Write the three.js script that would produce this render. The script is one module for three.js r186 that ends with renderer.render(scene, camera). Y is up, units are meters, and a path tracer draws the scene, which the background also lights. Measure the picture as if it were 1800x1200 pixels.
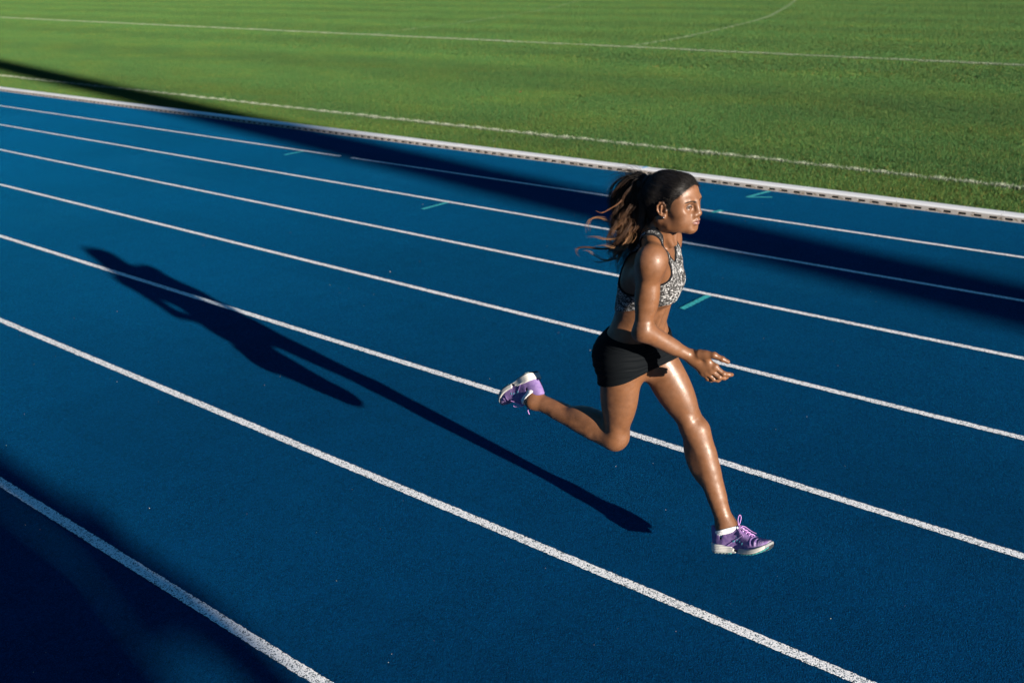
import * as THREE from 'three';
import { mergeGeometries, mergeVertices } from 'three/addons/utils/BufferGeometryUtils.js';
import { ImprovedNoise } from 'three/addons/math/ImprovedNoise.js';

// ---------------------------------------------------------------- camera, sky, sun, exposure
const scene = new THREE.Scene();
const camera = new THREE.PerspectiveCamera(36.87, 1024 / 682, 0.1, 900);
camera.position.set(0, 2.48, 0);
{
  const right = new THREE.Vector3(0.769, -0.022, -0.6389).normalize();
  const up = new THREE.Vector3(-0.2082, 0.9363, -0.2828).normalize();
  const back = new THREE.Vector3().crossVectors(right, up).normalize();
  up.crossVectors(back, right);
  camera.quaternion.setFromRotationMatrix(new THREE.Matrix4().makeBasis(right, up, back));
}
camera.focus = 4.0;
camera.userData.fStop = 3.6;

const SUN = new THREE.Vector3(0.9543, 0.2323, 0.188).normalize();
const sun = new THREE.DirectionalLight(new THREE.Color().setRGB(1.0, 0.905, 0.78), 5);
sun.position.copy(SUN).multiplyScalar(80);
sun.target.position.set(0, 0, 0);
sun.castShadow = true;
sun.shadow.mapSize.set(4096, 4096);
Object.assign(sun.shadow.camera, { left: -60, right: 60, top: 40, bottom: -40, near: 1, far: 260 });
sun.shadow.radius = 1;
scene.add(sun, sun.target);

// clear evening sky: deep blue overhead, paler at the horizon, a little warmth round the sun
{
  const W = 256, Hh = 128, d = new Float32Array(W * Hh * 4);
  for (let j = 0; j < Hh; j++) for (let i = 0; i < W; i++) {
    const el = ((j + 0.5) / Hh - 0.5) * Math.PI, az = ((i + 0.5) / W - 0.5) * 2 * Math.PI;
    const x = Math.cos(el) * Math.cos(az), y = Math.sin(el), z = Math.cos(el) * Math.sin(az);
    const h = Math.exp(-Math.max(y, 0) * 4.5), c = Math.max(0, x * SUN.x + y * SUN.y + z * SUN.z), g = Math.pow(c, 24) * 0.35;
    const k = (j * W + i) * 4, s = 1.0;
    d[k] = s * (0.006 + 0.014 * h + 0.3 * g); d[k + 1] = s * (0.036 + 0.03 * h + 0.24 * g); d[k + 2] = s * (0.088 + 0.03 * h + 0.16 * g); d[k + 3] = 1;
  }
  const t = new THREE.DataTexture(d, W, Hh, THREE.RGBAFormat, THREE.FloatType);
  t.mapping = THREE.EquirectangularReflectionMapping; t.magFilter = t.minFilter = THREE.LinearFilter; t.needsUpdate = true;
  scene.background = t; scene.environment = t;
}
const renderer = new THREE.WebGLRenderer({ antialias: true });
renderer.toneMapping = THREE.LinearToneMapping;
renderer.toneMappingExposure = 2.5;
renderer.shadowMap.enabled = true;
renderer.shadowMap.type = THREE.PCFSoftShadowMap;

// ---------------------------------------------------------------- helpers
let seed = 20240;
const rnd = () => { seed = (seed + 0x6d2b79f5) | 0; let t = Math.imul(seed ^ (seed >>> 15), 1 | seed); t = (t + Math.imul(t ^ (t >>> 7), 61 | t)) ^ t; return ((t ^ (t >>> 14)) >>> 0) / 4294967296; };
const rr = (a, b) => a + (b - a) * rnd();
const perlin = new ImprovedNoise();
const noise = (x, y, z) => perlin.noise(x, y, z);
const V = (x, y, z) => new THREE.Vector3(x, y, z);
const clamp = (x, a, b) => Math.min(b, Math.max(a, x));
const sm = (a, b, x) => { const t = clamp((x - a) / (b - a), 0, 1); return t * t * (3 - 2 * t); };
const mix = (a, b, t) => a + (b - a) * t;
const rgb = (r, g, b) => new THREE.Color().setRGB(r, g, b);
const std = (c, rough = 0.7, o = {}) => new THREE.MeshStandardMaterial({ color: c, roughness: rough, metalness: 0, ...o });
function obj(name, geo, m, parent = scene) {
  const o = new THREE.Mesh(geo, m); o.name = name; o.castShadow = o.receiveShadow = true; parent.add(o); return o;
}
function tag(o, label, category, group) { o.userData.label = label; o.userData.category = category; if (group) o.userData.group = group; return o; }
function grp(name, parent = scene) { const g = new THREE.Group(); g.name = name; parent.add(g); return g; }
function canvasTexture(w, h, fn, srgb = true) {       // fn(u, v) -> [r, g, b] in 0..1
  const d = new Uint8Array(w * h * 4);
  for (let j = 0; j < h; j++) for (let i = 0; i < w; i++) {
    const c = fn(i / w, j / h, i, j), k = (j * w + i) * 4;
    d[k] = clamp(c[0], 0, 1) * 255; d[k + 1] = clamp(c[1], 0, 1) * 255; d[k + 2] = clamp(c[2], 0, 1) * 255; d[k + 3] = 255;
  }
  const t = new THREE.DataTexture(d, w, h); t.wrapS = t.wrapT = THREE.RepeatWrapping; t.magFilter = THREE.LinearFilter; t.minFilter = THREE.LinearMipmapLinearFilter; t.generateMipmaps = true;
  if (srgb) t.colorSpace = THREE.SRGBColorSpace; t.needsUpdate = true; return t;
}
// noise that tiles: a lattice of random values, smoothed
function lattice(n) { const a = new Float32Array(n * n); for (let i = 0; i < n * n; i++) a[i] = rnd(); return (u, v) => {
  const x = (u - Math.floor(u)) * n, y = (v - Math.floor(v)) * n, i = Math.floor(x), j = Math.floor(y), fx = x - i, fy = y - j, sx = fx * fx * (3 - 2 * fx), sy = fy * fy * (3 - 2 * fy);
  const q = (p, r) => a[(r % n) * n + (p % n)];
  return mix(mix(q(i, j), q(i + 1, j), sx), mix(q(i, j + 1), q(i + 1, j + 1), sx), sy); }; }
const BODY_CELL = 0.0025;
// ---------------------------------------------------------------- running track
const LINE_Z = [-9.21, -7.99, -6.77, -5.55, -4.33, -3.11, -1.89];
const KERB_Z = -10.43, TRACK_BLUE = rgb(0.0003, 0.043, 0.122);
const track = grp('track'); track.userData.kind = 'structure'; track.userData.label = 'blue granular athletics track with white lane lines'; 
{
  // granules: cells of rubber crumb, about 3 mm across, tile of 1.6 m
  const n1 = lattice(512), n2 = lattice(256), n3 = lattice(48), n4 = lattice(12);
  const hgt = (u, v) => 0.5 * n1(u, v) + 0.38 * n2(u + 0.3, v + 0.7) + 0.12 * n3(u, v);
  const bump = canvasTexture(1024, 1024, (u, v) => { const h = hgt(u, v); return [h, h, h]; }, false);
  const map = canvasTexture(1024, 1024, (u, v) => {
    const s = 0.8 + 0.2 * (n1(u + 0.11, v) - 0.5) + 0.2 * (n2(u, v + 0.4) - 0.5) + 0.14 * (n3(u + 0.2, v) - 0.5) + 0.1 * (n4(u, v) - 0.5);
    return [s, s, s];
  });
  for (const t of [bump, map]) { t.repeat.set(1, 1); t.anisotropy = 8; }
  // ground sheet, uv in units of the 1.6 m tile, broad colour variation of the laid rubber in the vertices
  const x0 = -120, x1 = 14, z0 = KERB_Z - 0.159, z1 = 5, nx = 536, nz = 62;
  const g = new THREE.PlaneGeometry(x1 - x0, z1 - z0, nx, nz); g.rotateX(-Math.PI / 2); g.translate((x0 + x1) / 2, 0, (z0 + z1) / 2);
  const p = g.attributes.position, uv = g.attributes.uv, col = new Float32Array(p.count * 3);
  for (let i = 0; i < p.count; i++) {
    const x = p.getX(i), z = p.getZ(i);
    uv.setXY(i, x / 1.6 + 0.13 * noise(x * 0.3, 3, z * 0.3), z / 1.6 + 0.13 * noise(x * 0.3, 9, z * 0.3));
    const n = 1 + 0.16 * noise(x * 0.35, 0, z * 0.9) + 0.13 * noise(x * 1.1, 5, z * 1.7) + 0.1 * noise(x * 2.6, 8, z * 3.1);
    const dust = Math.max(0, noise(x * 0.9, 31, z * 2.2) - 0.25) * 0.35 + Math.max(0, noise(x * 3.1, 37, z * 5.2) - 0.35) * 0.4; col[i * 3] = n * (1 + 6 * dust); col[i * 3 + 1] = n * (1 + 0.5 * dust); col[i * 3 + 2] = n * (1 + 0.3 * dust);
  }
  g.setAttribute('color', new THREE.BufferAttribute(col, 3));
  const m = new THREE.MeshPhysicalMaterial({ color: TRACK_BLUE, roughness: 0.9, specularIntensity: 0.06, sheen: 0.29, sheenRoughness: 0.6, sheenColor: rgb(0.0, 0.45, 0.85), map, bumpMap: bump, bumpScale: 0.0035, vertexColors: true });
  obj('track_surface', g, m, track);
  // the rubber crumb itself: low uneven granules, 3 to 6 mm across, in tiles laid at random turns
  {
    const S = 0.4, n = 86, pos = [], col = [], idx = [];
    for (let j = 0; j < n; j++) for (let i = 0; i < n; i++) {
      const x = (i + 0.5 + rr(-0.45, 0.45)) / n * S - S / 2, z = (j + 0.5 + rr(-0.45, 0.45)) / n * S - S / 2, r = rr(0.0018, 0.0034), h = rr(0.0006, 0.0024), a = rr(0, 6.28), b = pos.length / 3, k = rr(0.62, 1.3) + 0.3 * noise(x * 45, 0, z * 45), t = rr(0.85, 1.15);
      for (let q = 0; q < 4; q++) pos.push(x + r * rr(0.8, 1.2) * Math.cos(a + q * 1.571), -0.0002, z + r * rr(0.8, 1.2) * Math.sin(a + q * 1.571));
      pos.push(x + rr(-0.4, 0.4) * r, h, z + rr(-0.4, 0.4) * r); for (let q = 0; q < 5; q++) col.push(k, k * t, k);
      for (let q = 0; q < 4; q++) idx.push(b + q, b + 4, b + (q + 1) % 4);
    }
    const gg = new THREE.BufferGeometry(); gg.setAttribute('position', new THREE.Float32BufferAttribute(pos, 3)); gg.setAttribute('color', new THREE.Float32BufferAttribute(col, 3)); gg.setIndex(idx); gg.computeVertexNormals();
    const cm = new THREE.MeshPhysicalMaterial({ color: TRACK_BLUE, roughness: 0.9, specularIntensity: 0.06, vertexColors: true, sheen: 0.29, sheenRoughness: 0.55, sheenColor: rgb(0.0, 0.42, 0.85) }), list = [];
    for (let x = -64; x < 6; x += S) for (let z = KERB_Z + S / 2 + 0.01; z < 1.5; z += S) list.push([x, z]);
    const im = new THREE.InstancedMesh(gg, cm, list.length), M = new THREE.Matrix4(), q = new THREE.Quaternion(), c = new THREE.Color(); im.name = 'rubber_granules'; im.userData.kind = 'stuff'; im.castShadow = im.receiveShadow = true;
    list.forEach(([x, z], i) => { M.compose(V(x, 0, z), q.setFromAxisAngle(V(0, 1, 0), Math.floor(rnd() * 4) * Math.PI / 2), V(1, 1, 1)); im.setMatrixAt(i, M); const k = 1 + 0.2 * noise(x * 0.3, 0, z * 0.55) + 0.16 * noise(x * 0.75, 5, z * 0.95), w = Math.max(0, noise(x * 0.5, 31, z * 0.9) - 0.2); im.setColorAt(i, c.setRGB(k * (1 + 6 * w), k * (1 + 0.35 * w), k * (1 + 0.2 * w))); });
    track.add(im);
  }

  // lane lines: 5 cm of textured paint, sheets 4 mm up, edges a little uneven over the crumb
  const pn = lattice(256), pn2 = lattice(64), pn3 = lattice(10);
  const paint = canvasTexture(1024, 128, (u, v) => {
    const q = 0.6 * pn(u, v * 0.125) + 0.4 * pn2(u * 2, v * 0.25), w = sm(0.3, 0.42, q + 0.1 * (pn3(u, v * 0.1) - 0.5));
    const k = mix(0.4, 0.97, w) - 0.07 * pn2(u * 3.3, v * 0.3);
    return [k * mix(0.8, 1, w), k * mix(0.95, 1, w), k];
  });
  const pbump = canvasTexture(1024, 128, (u, v) => { const h = 0.6 * pn(u, v * 0.125) + 0.4 * pn2(u * 2, v * 0.25); return [h, h, h]; }, false);
  const paintMat = std(rgb(0.97, 0.97, 0.97), 0.6, { map: paint, bumpMap: pbump, bumpScale: 0.0016 });
  function strip(a, b, w, step, jag, y = 0.004) {             // a, b: [x, z]; a strip of width w along a-b
    const L = Math.hypot(b[0] - a[0], b[1] - a[1]), dx = (b[0] - a[0]) / L, dz = (b[1] - a[1]) / L, n = Math.max(1, Math.round(L / step));
    const pos = [], uv = [], idx = [];
    for (let i = 0; i <= n; i++) {
      const t = i / n * L;
      for (const s of [-1, 1]) {
        const o = s * (w / 2 + jag * (rnd() - 0.5) * 2), e = i === 0 || i === n ? jag * rnd() * 2 : 0;
        pos.push(a[0] + dx * (t + (i ? -e : e)) - dz * o, y, a[1] + dz * (t + (i ? -e : e)) + dx * o); uv.push(t / 0.8, s * 0.5 * w / 0.1);
      }
      if (i) { const k = i * 2; idx.push(k - 2, k - 1, k, k, k - 1, k + 1); }
    }
    const g = new THREE.BufferGeometry(); g.setAttribute('position', new THREE.Float32BufferAttribute(pos, 3)); g.setAttribute('uv', new THREE.Float32BufferAttribute(uv, 2)); g.setIndex(idx); g.computeVertexNormals();
    if (g.attributes.normal.getY(0) < 0) { for (let i = 0; i < idx.length; i += 3) [idx[i], idx[i + 1]] = [idx[i + 1], idx[i]]; g.setIndex(idx); g.computeVertexNormals(); }
    return g;
  }
  function line(x0, x1, z, w = 0.052) {
    const parts = [], cut = -14;
    if (x1 > cut) parts.push(strip([Math.max(x0, cut), z], [x1, z], w, 0.012, 0.0025));
    if (x0 < cut) parts.push(strip([x0, z], [Math.min(x1, cut), z], w, 0.1, 0.002));
    obj('lane_line', mergeGeometries(parts), paintMat, track);
  }
  LINE_Z.forEach((z, k) => {
    if (k === 0) { line(-120, -10.77, z); line(-10.55, 6, z); } else line(-120, 6, z);
  });
  // short turquoise tick marks painted next to the lines
  const tealMat = std(rgb(0.04, 0.5, 0.52), 0.65, { map: paint, bumpMap: pbump, bumpScale: 0.0016 });
  const tick = (a, b, w = 0.05) => obj('tick_mark', strip(a, b, w, 0.012, 0.0025, 0.005), tealMat, track);
  tick([-3.69, -6.34], [-3.69, -6.74]); tick([-7.6, -7.57], [-7.6, -7.96]); tick([-11.51, -8.84], [-11.51, -9.18]); 
  tick([-5.06, -9.98], [-5.0, -10.4], 0.05); tick([-5.05, -9.99], [-4.84, -10.14], 0.04); tick([-5.02, -9.16], [-4.98, -9.3], 0.06);

  // pale grit and crumbs lying on the rubber
  const N = 380, gg = new THREE.IcosahedronGeometry(1, 0), im = new THREE.InstancedMesh(gg, std(rgb(0.55, 0.5, 0.45), 0.9), N), M = new THREE.Matrix4(), c = new THREE.Color();
  im.name = 'grit'; im.userData.kind = 'stuff'; im.userData.label = 'scattered pale grit on the blue track'; im.castShadow = im.receiveShadow = true;
  for (let i = 0; i < N; i++) {
    const d = 1.5 + 11 * Math.pow(rnd(), 0.9), a = rr(-0.2, 1.45), s = rr(0.0007, 0.0017) * (rnd() < 0.05 ? 1.7 : 1);
    M.compose(V(-d * Math.cos(a) * 1.1 + 0.4, s * 0.6, Math.max(-10.3, -d * Math.sin(a))), new THREE.Quaternion().setFromEuler(new THREE.Euler(rr(0, 6), rr(0, 6), rr(0, 6))), V(s * rr(0.8, 1.8), s * 0.8, s));
    im.setMatrixAt(i, M); const k = rr(0.4, 1.2); im.setColorAt(i, c.setRGB(k, k * rr(0.75, 1), k * rr(0.6, 1)));
  }
  scene.add(im);
}

// ---------------------------------------------------------------- kerb: 1.017 m hollow white sections with drainage slots
{
  const kerb = grp('kerb'); kerb.userData.kind = 'structure'; kerb.userData.label = 'slotted white kerb between the blue track and the grass';
  const L = 1.017, H = 0.066, D = 0.155, pitch = L / 7, TH = 0.004;
  // front wall with slots, bent over into a rounded top, then down at the back
  const shape = new THREE.Shape(); shape.moveTo(0.002, 0); shape.lineTo(L - 0.002, 0); shape.lineTo(L - 0.002, 0.05); shape.lineTo(0.002, 0.05); shape.closePath();
  for (let i = 0; i < 7; i++) {
    const a = i * pitch + 0.034, b = a + 0.075, y0 = 0.012, y1 = 0.034, r = 0.006, h = new THREE.Path();
    h.moveTo(a + r, y0); h.lineTo(b - r, y0); h.quadraticCurveTo(b, y0, b, y0 + r); h.lineTo(b, y1 - r); h.quadraticCurveTo(b, y1, b - r, y1); h.lineTo(a + r, y1); h.quadraticCurveTo(a, y1, a, y1 - r); h.lineTo(a, y0 + r); h.quadraticCurveTo(a, y0, a + r, y0);
    shape.holes.push(h);
  }
  const wall = new THREE.ExtrudeGeometry(shape, { depth: TH, bevelEnabled: false, curveSegments: 3 }); wall.translate(0, 0, -TH);
  // cap profile in (z, y): from the front wall's top edge round to the back foot; two shells for thickness
  const prof = new THREE.Shape(), P = [], rad = 0.018;
  P.push([0, 0.0502]); for (let i = 0; i <= 6; i++) { const a = i / 6 * Math.PI / 2; P.push([-rad + rad * Math.cos(a), H - rad + rad * Math.sin(a)]); }
  for (let i = 1; i < 4; i++) P.push([mix(-rad, -D + 0.02, i / 4), H + 0.004 * Math.sin(i / 4 * Math.PI)]);
  for (let i = 0; i <= 6; i++) { const a = Math.PI / 2 + i / 6 * Math.PI / 2; P.push([-D + 0.02 + 0.02 * Math.cos(a), H - 0.02 + 0.02 * Math.sin(a)]); }
  P.push([-D, 0]); P.push([-D + TH, 0]); P.push([-D + TH, H - 0.02]); P.push([-D + 0.02, H - TH]); P.push([-rad, H - TH]); P.push([-TH, H - rad]); P.push([-TH, 0.0502]);
  P.forEach(([a, b], i) => i ? prof.lineTo(a, b) : prof.moveTo(a, b)); prof.closePath();
  const cap = new THREE.ExtrudeGeometry(prof, { depth: L - 0.004, bevelEnabled: false }); cap.rotateY(Math.PI / 2); 
  // after the turn the extrusion runs along +x and the profile's x runs along -z
  cap.scale(1, 1, -1); { const ix = cap.index; if (!ix) { const p = cap.attributes.position.array, s = 9; for (let i = 0; i < p.length; i += s) for (let k = 0; k < 3; k++) { const t = p[i + k]; p[i + k] = p[i + 6 + k]; p[i + 6 + k] = t; } } }
  cap.computeVertexNormals(); cap.translate(0.002, 0, 0);
  const wallCol = new Float32Array(wall.attributes.position.count * 3);
  for (let i = 0; i < wall.attributes.position.count; i++) { wallCol[i * 3] = 1; wallCol[i * 3 + 1] = 1; wallCol[i * 3 + 2] = 1; }
  const dn = lattice(64), dn2 = lattice(16);
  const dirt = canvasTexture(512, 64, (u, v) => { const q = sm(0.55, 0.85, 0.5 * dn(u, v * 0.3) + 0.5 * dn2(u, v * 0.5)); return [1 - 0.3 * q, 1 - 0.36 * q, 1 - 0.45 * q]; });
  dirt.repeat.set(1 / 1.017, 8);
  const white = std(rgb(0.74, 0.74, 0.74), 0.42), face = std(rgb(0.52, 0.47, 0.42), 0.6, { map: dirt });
  for (let k = 0; k < 70; k++) {
    const s = grp('kerb_section', kerb); s.position.set(-2.59 + 1.017 * (3 - k), 0, KERB_Z + rr(-0.0015, 0.0015));
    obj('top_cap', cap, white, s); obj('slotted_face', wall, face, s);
  }
  // little blue cross sprayed on the kerb's top
  const blue = std(rgb(0.01, 0.33, 0.7), 0.6), cg = (a, w, l) => { const b = new THREE.BoxGeometry(l, 0.0008, w); b.rotateY(a); return b; };
  const cross = obj('paint_cross', mergeGeometries([cg(0.35, 0.016, 0.11), (() => { const b = cg(1.75, 0.015, 0.12); b.translate(0.012, 0.0004, 0.005); return b; })()]), blue, kerb); cross.position.set(-6.72, H + 0.0036, KERB_Z - 0.085);
}

// ---------------------------------------------------------------- grass pitch
{
  const y = -0.012;
  const n1 = lattice(128), n2 = lattice(40);
  const map = canvasTexture(512, 512, (u, v) => { const q = n1(u, v), w = n2(u, v), k = 0.75 + 0.5 * (q - 0.5) + 0.3 * (w - 0.5); return [k * 0.95, k, k * 0.8]; });
  const g = new THREE.PlaneGeometry(700, 400); g.rotateX(-Math.PI / 2); g.translate(-150, y, KERB_Z - 0.16 - 200);
  const uv = g.attributes.uv; for (let i = 0; i < uv.count; i++) uv.setXY(i, uv.getX(i) * 500, uv.getY(i) * 280);
  const soil = obj('pitch_ground', g, std(rgb(0.025, 0.065, 0.016), 0.95, { map })); soil.userData.kind = 'structure'; soil.userData.label = 'flat turf ground of the green pitch';
  const g2 = new THREE.PlaneGeometry(700, 300); g2.rotateX(-Math.PI / 2); g2.translate(-150, -0.02, 145);
  const sur = obj('surrounding_ground', g2, std(rgb(0.12, 0.11, 0.1), 0.95)); sur.userData.kind = 'structure';

  function patch(size, count, h0, h1, w0, w1, pal, sx = size, sz = size) {
    const pos = [], col = [], idx = [], nor = [];
    for (let i = 0; i < count; i++) {
      const x = rr(-sx / 2, sx / 2), z = rr(-sz / 2, sz / 2), a = rr(0, Math.PI * 2), h = rr(h0, h1), w = rr(w0, w1), lx = rr(-0.5, 0.5) * h, lz = rr(-0.5, 0.5) * h, cx = Math.cos(a) * w / 2, cz = Math.sin(a) * w / 2;
      const b = pos.length / 3, c = pal();
      pos.push(x - cx, 0, z - cz, x + cx, 0, z + cz, x + cx * 0.8 + lx * 0.35, h * 0.6, z + cz * 0.8 + lz * 0.35, x - cx * 0.8 + lx * 0.35, h * 0.6, z - cz * 0.8 + lz * 0.35, x + lx, h, z + lz);
      for (let k = 0; k < 5; k++) { col.push(c[0], c[1], c[2]); }
      idx.push(b, b + 1, b + 2, b, b + 2, b + 3, b + 3, b + 2, b + 4);
    }
    const g = new THREE.BufferGeometry(); g.setAttribute('position', new THREE.Float32BufferAttribute(pos, 3)); g.setAttribute('color', new THREE.Float32BufferAttribute(col, 3)); g.setIndex(idx); g.computeVertexNormals(); return g;
  }
  const green = () => { const r = rnd(), k = rr(0.6, 1.3); if (r < 0.06) return [0.17 * k, 0.15 * k, 0.038 * k]; if (r < 0.34) return [0.07 * k, 0.148 * k, 0.03 * k]; return [0.032 * k, 0.108 * k, 0.026 * k]; };
  const blade = new THREE.MeshPhysicalMaterial({ color: 0xffffff, vertexColors: true, roughness: 0.75, transmission: 0.12, thickness: 0, side: THREE.DoubleSide, specularIntensity: 0.5 });
  const M = new THREE.Matrix4(), q = new THREE.Quaternion(), up = V(0, 1, 0), c = new THREE.Color();
  const inst = (name, geo, list, m, label) => {
    const im = new THREE.InstancedMesh(geo, m, list.length); im.name = name; im.castShadow = im.receiveShadow = true; im.userData.kind = 'stuff'; im.userData.label = label;
    list.forEach(([x, z, a, s, h, col], i) => { M.compose(V(x, y, z), q.setFromAxisAngle(up, a), V(s, h, s)); im.setMatrixAt(i, M); im.setColorAt(i, c.setRGB(col[0], col[1], col[2])); });
    scene.add(im); return im;
  };
  // tone of the turf: mowing bands across the pitch, drier yellow patches, lush ones
  const tone = (x, z) => {
    const m = 0.1 * Math.sin(z * 1.15 + 0.4 * Math.sin(x * 0.2)) + 0.12 * noise(x * 0.12, 2, z * 0.5) + 0.14 * noise(x * 0.5, 7, z * 1.1), dry = clamp(0.25 + 1.1 * noise(x * 0.45, 4, z * 0.8) + 0.55 * sm(-12.4, -10.9, z), 0, 1), k = 1 + m;
    return [k * (1 + 0.45 * dry), k * (1 + 0.12 * dry), k * (1 - 0.1 * dry)];
  };
  const near = [], far = [];
  for (let x = -42; x < 8; x += 0.33) for (let z = -10.78; z > -21; z -= 0.33) { const X = x + rr(-0.15, 0.15), Z = Math.min(-10.86, z + rr(-0.15, 0.15)); near.push([X, Z, rr(0, 6.28), rr(0.95, 1.05), rr(0.8, 1.15), tone(X, Z)]); }
  // only inside a generous wedge of view for the far turf
  for (let z = -20.5; z > -78; z -= 0.7) for (let x = -130; x < 12; x += 0.7) {
    if (x > 0.12 * (-z) + 3 || x < -3.6 * (-z)) continue;
    const X = x + rr(-0.3, 0.3), Z = z + rr(-0.3, 0.3); far.push([X, Z, rr(0, 6.28), 1, rr(0.85, 1.15), tone(X, Z)]);
  }
  for (let z = -10.95; z > -20.5; z -= 0.85) for (let x = -130; x < -41.5; x += 0.85) { const X = x + rr(-0.3, 0.3), Z = Math.min(-11.1, z + rr(-0.3, 0.3)); far.push([X, Z, rr(0, 6.28), 1, rr(0.85, 1.15), tone(X, Z)]); }
  inst('grass', patch(0.56, 2000, 0.024, 0.06, 0.0028, 0.0058, green), near, blade, 'short mown green grass of the pitch');
  inst('grass', patch(1.15, 2000, 0.026, 0.06, 0.006, 0.0115, green), far, blade, 'short mown green grass farther out on the pitch').name = 'grass_001';
  // painted lines: blades under white paint
  const pale = () => { const k = rr(0.5, 1.1); return rnd() < 0.3 ? [0.07 * k, 0.15 * k, 0.04 * k] : [0.46 * k, 0.5 * k, 0.4 * k]; };
  const lineGeo = patch(0.5, 640, 0.042, 0.072, 0.004, 0.009, pale, 0.52, 0.09), farGeo = patch(1, 800, 0.042, 0.074, 0.01, 0.02, pale, 1.02, 0.11), faint = () => { const k = rr(0.6, 1.1); return rnd() < 0.72 ? [0.05 * k, 0.13 * k, 0.03 * k] : [0.3 * k, 0.35 * k, 0.24 * k]; };
  const ghostGeo = patch(1, 260, 0.036, 0.064, 0.01, 0.02, faint, 1.02, 0.09);
  const faintGeo = patch(1, 600, 0.042, 0.07, 0.01, 0.02, faint, 1.02, 0.11);
  const run = (pts, step, jit) => { const out = []; for (let i = 1; i < pts.length; i++) { const [a, b] = [pts[i - 1], pts[i]], L = Math.hypot(b[0] - a[0], b[1] - a[1]), n = Math.ceil(L / step); for (let k = 0; k < n; k++) { const t = (k + 0.5) / n; out.push([mix(a[0], b[0], t) , mix(a[1], b[1], t) + rr(-jit, jit), -Math.atan2(b[1] - a[1], b[0] - a[0]), 1, rr(0.9, 1.1), [1, 1, 1]]); } } return out; };
  const curve = (pts) => new THREE.CatmullRomCurve3(pts.map(([x, z]) => V(x, 0, z))).getPoints(40).map((p) => [p.x, p.z]);
  const wob = []; for (let x = -95; x <= 4; x += 1) wob.push([x, -11.95 - 0.05 * noise(x * 0.16, 0.5, 0) + 0.02 * noise(x * 0.7, 3, 0)]);
  const setLine = (o, label) => { o.userData = { kind: 'structure', label }; };
  setLine(inst('pitch_line', lineGeo, run(wob, 0.48, 0.008), blade), 'white line painted on the grass close to the kerb');
  setLine(inst('pitch_line_001', farGeo, run([[-105, -29.6], [6, -24.4]], 0.95, 0.01), blade), 'white line painted across the middle of the grass');
  setLine(inst('pitch_line_002', faintGeo, run(curve([[-16.95, -25.5], [-17.34, -29.2], [-18.22, -33.6], [-19.4, -38.6], [-21.9, -45.6], [-25.7, -55], [-30, -64]]), 0.95, 0.01), blade), 'thin white line curving away behind the runner');
  setLine(inst('pitch_line_003', ghostGeo, run(curve([[-28.6, -26.1], [-29.8, -31.9], [-30.7, -35], [-34, -44], [-38.7, -53], [-43, -62]]), 0.95, 0.01), blade), 'faint white line running up from the middle line');
  // two dead leaves on the turf
  const leaf = (x, z, s, col, a, label) => {
    const g = new THREE.PlaneGeometry(1, 0.55, 8, 4), p = g.attributes.position;
    for (let i = 0; i < p.count; i++) { const u = p.getX(i), v = p.getY(i); p.setXYZ(i, u, v * Math.pow(Math.max(0.02, 1 - Math.pow(Math.abs(u) * 2, 2.2)), 0.6), 0.25 * v * v + 0.28 * u * u + 0.03 * Math.sin(9 * u)); }
    g.rotateX(-Math.PI / 2); g.computeVertexNormals(); const b = g.clone(); b.translate(0, 0.006, 0); const ix = b.index.array; for (let i = 0; i < ix.length; i += 3) [ix[i], ix[i + 1]] = [ix[i + 1], ix[i]]; b.computeVertexNormals();
    const o = obj('fallen_leaf', mergeGeometries([g, b]), std(col, 0.8)); o.scale.setScalar(s); o.position.set(x, 0.022, z); o.rotation.set(0.15, a, 0.2); tag(o, label, 'leaf'); return o;
  };
  leaf(-9.68, -11.12, 0.1, rgb(0.55, 0.48, 0.33), 0.4, 'pale dead leaf on the grass just behind the kerb');
  leaf(-12.99, -15.79, 0.09, rgb(0.3, 0.13, 0.05), 1.4, 'brown dead leaf lying far out on the mown grass').name = 'fallen_leaf_001';
}

// ---------------------------------------------------------------- what stands on the sunny side, out of the frame, and throws the soft shadows
const UD = V(-SUN.x, 0, -SUN.z).normalize(), ND = V(-UD.z, 0, UD.x);         // along the shadows, across them
const onGround = (u, n) => V(UD.x * u + ND.x * n, 0, UD.z * u + ND.z * n);
{
  // floodlight mast: its shadow is the long soft band by the kerb
  const mast = grp('floodlight_mast'); mast.position.copy(onGround(-44, 7.4)); mast.rotation.y = Math.atan2(-UD.z, UD.x);
  tag(mast, 'tall grey steel floodlight mast beyond the track', 'floodlight');
  const steel = std(rgb(0.4, 0.41, 0.42), 0.5, { metalness: 0.6 });
  const pole = new THREE.CylinderGeometry(0.49, 0.55, 34, 24); pole.translate(0, 17.2, 0); obj('pole', pole, steel, mast);
  const base = new THREE.CylinderGeometry(0.8, 0.85, 0.25, 24); base.translate(0, 0.12, 0); obj('base', base, std(rgb(0.35, 0.34, 0.32), 0.9), mast);
  const frame = new THREE.BoxGeometry(0.4, 3, 6); frame.translate(0, 35.6, 0); obj('lamp_frame', frame, steel, mast);
  for (let i = 0; i < 3; i++) for (let j = 0; j < 6; j++) { const l = new THREE.CylinderGeometry(0.36, 0.3, 0.3, 16); l.rotateZ(Math.PI / 2); l.translate(0.36, 34.6 + i, -2.5 + j); obj('lamp', l, std(rgb(0.7, 0.7, 0.7), 0.3), mast); }
}
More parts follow.
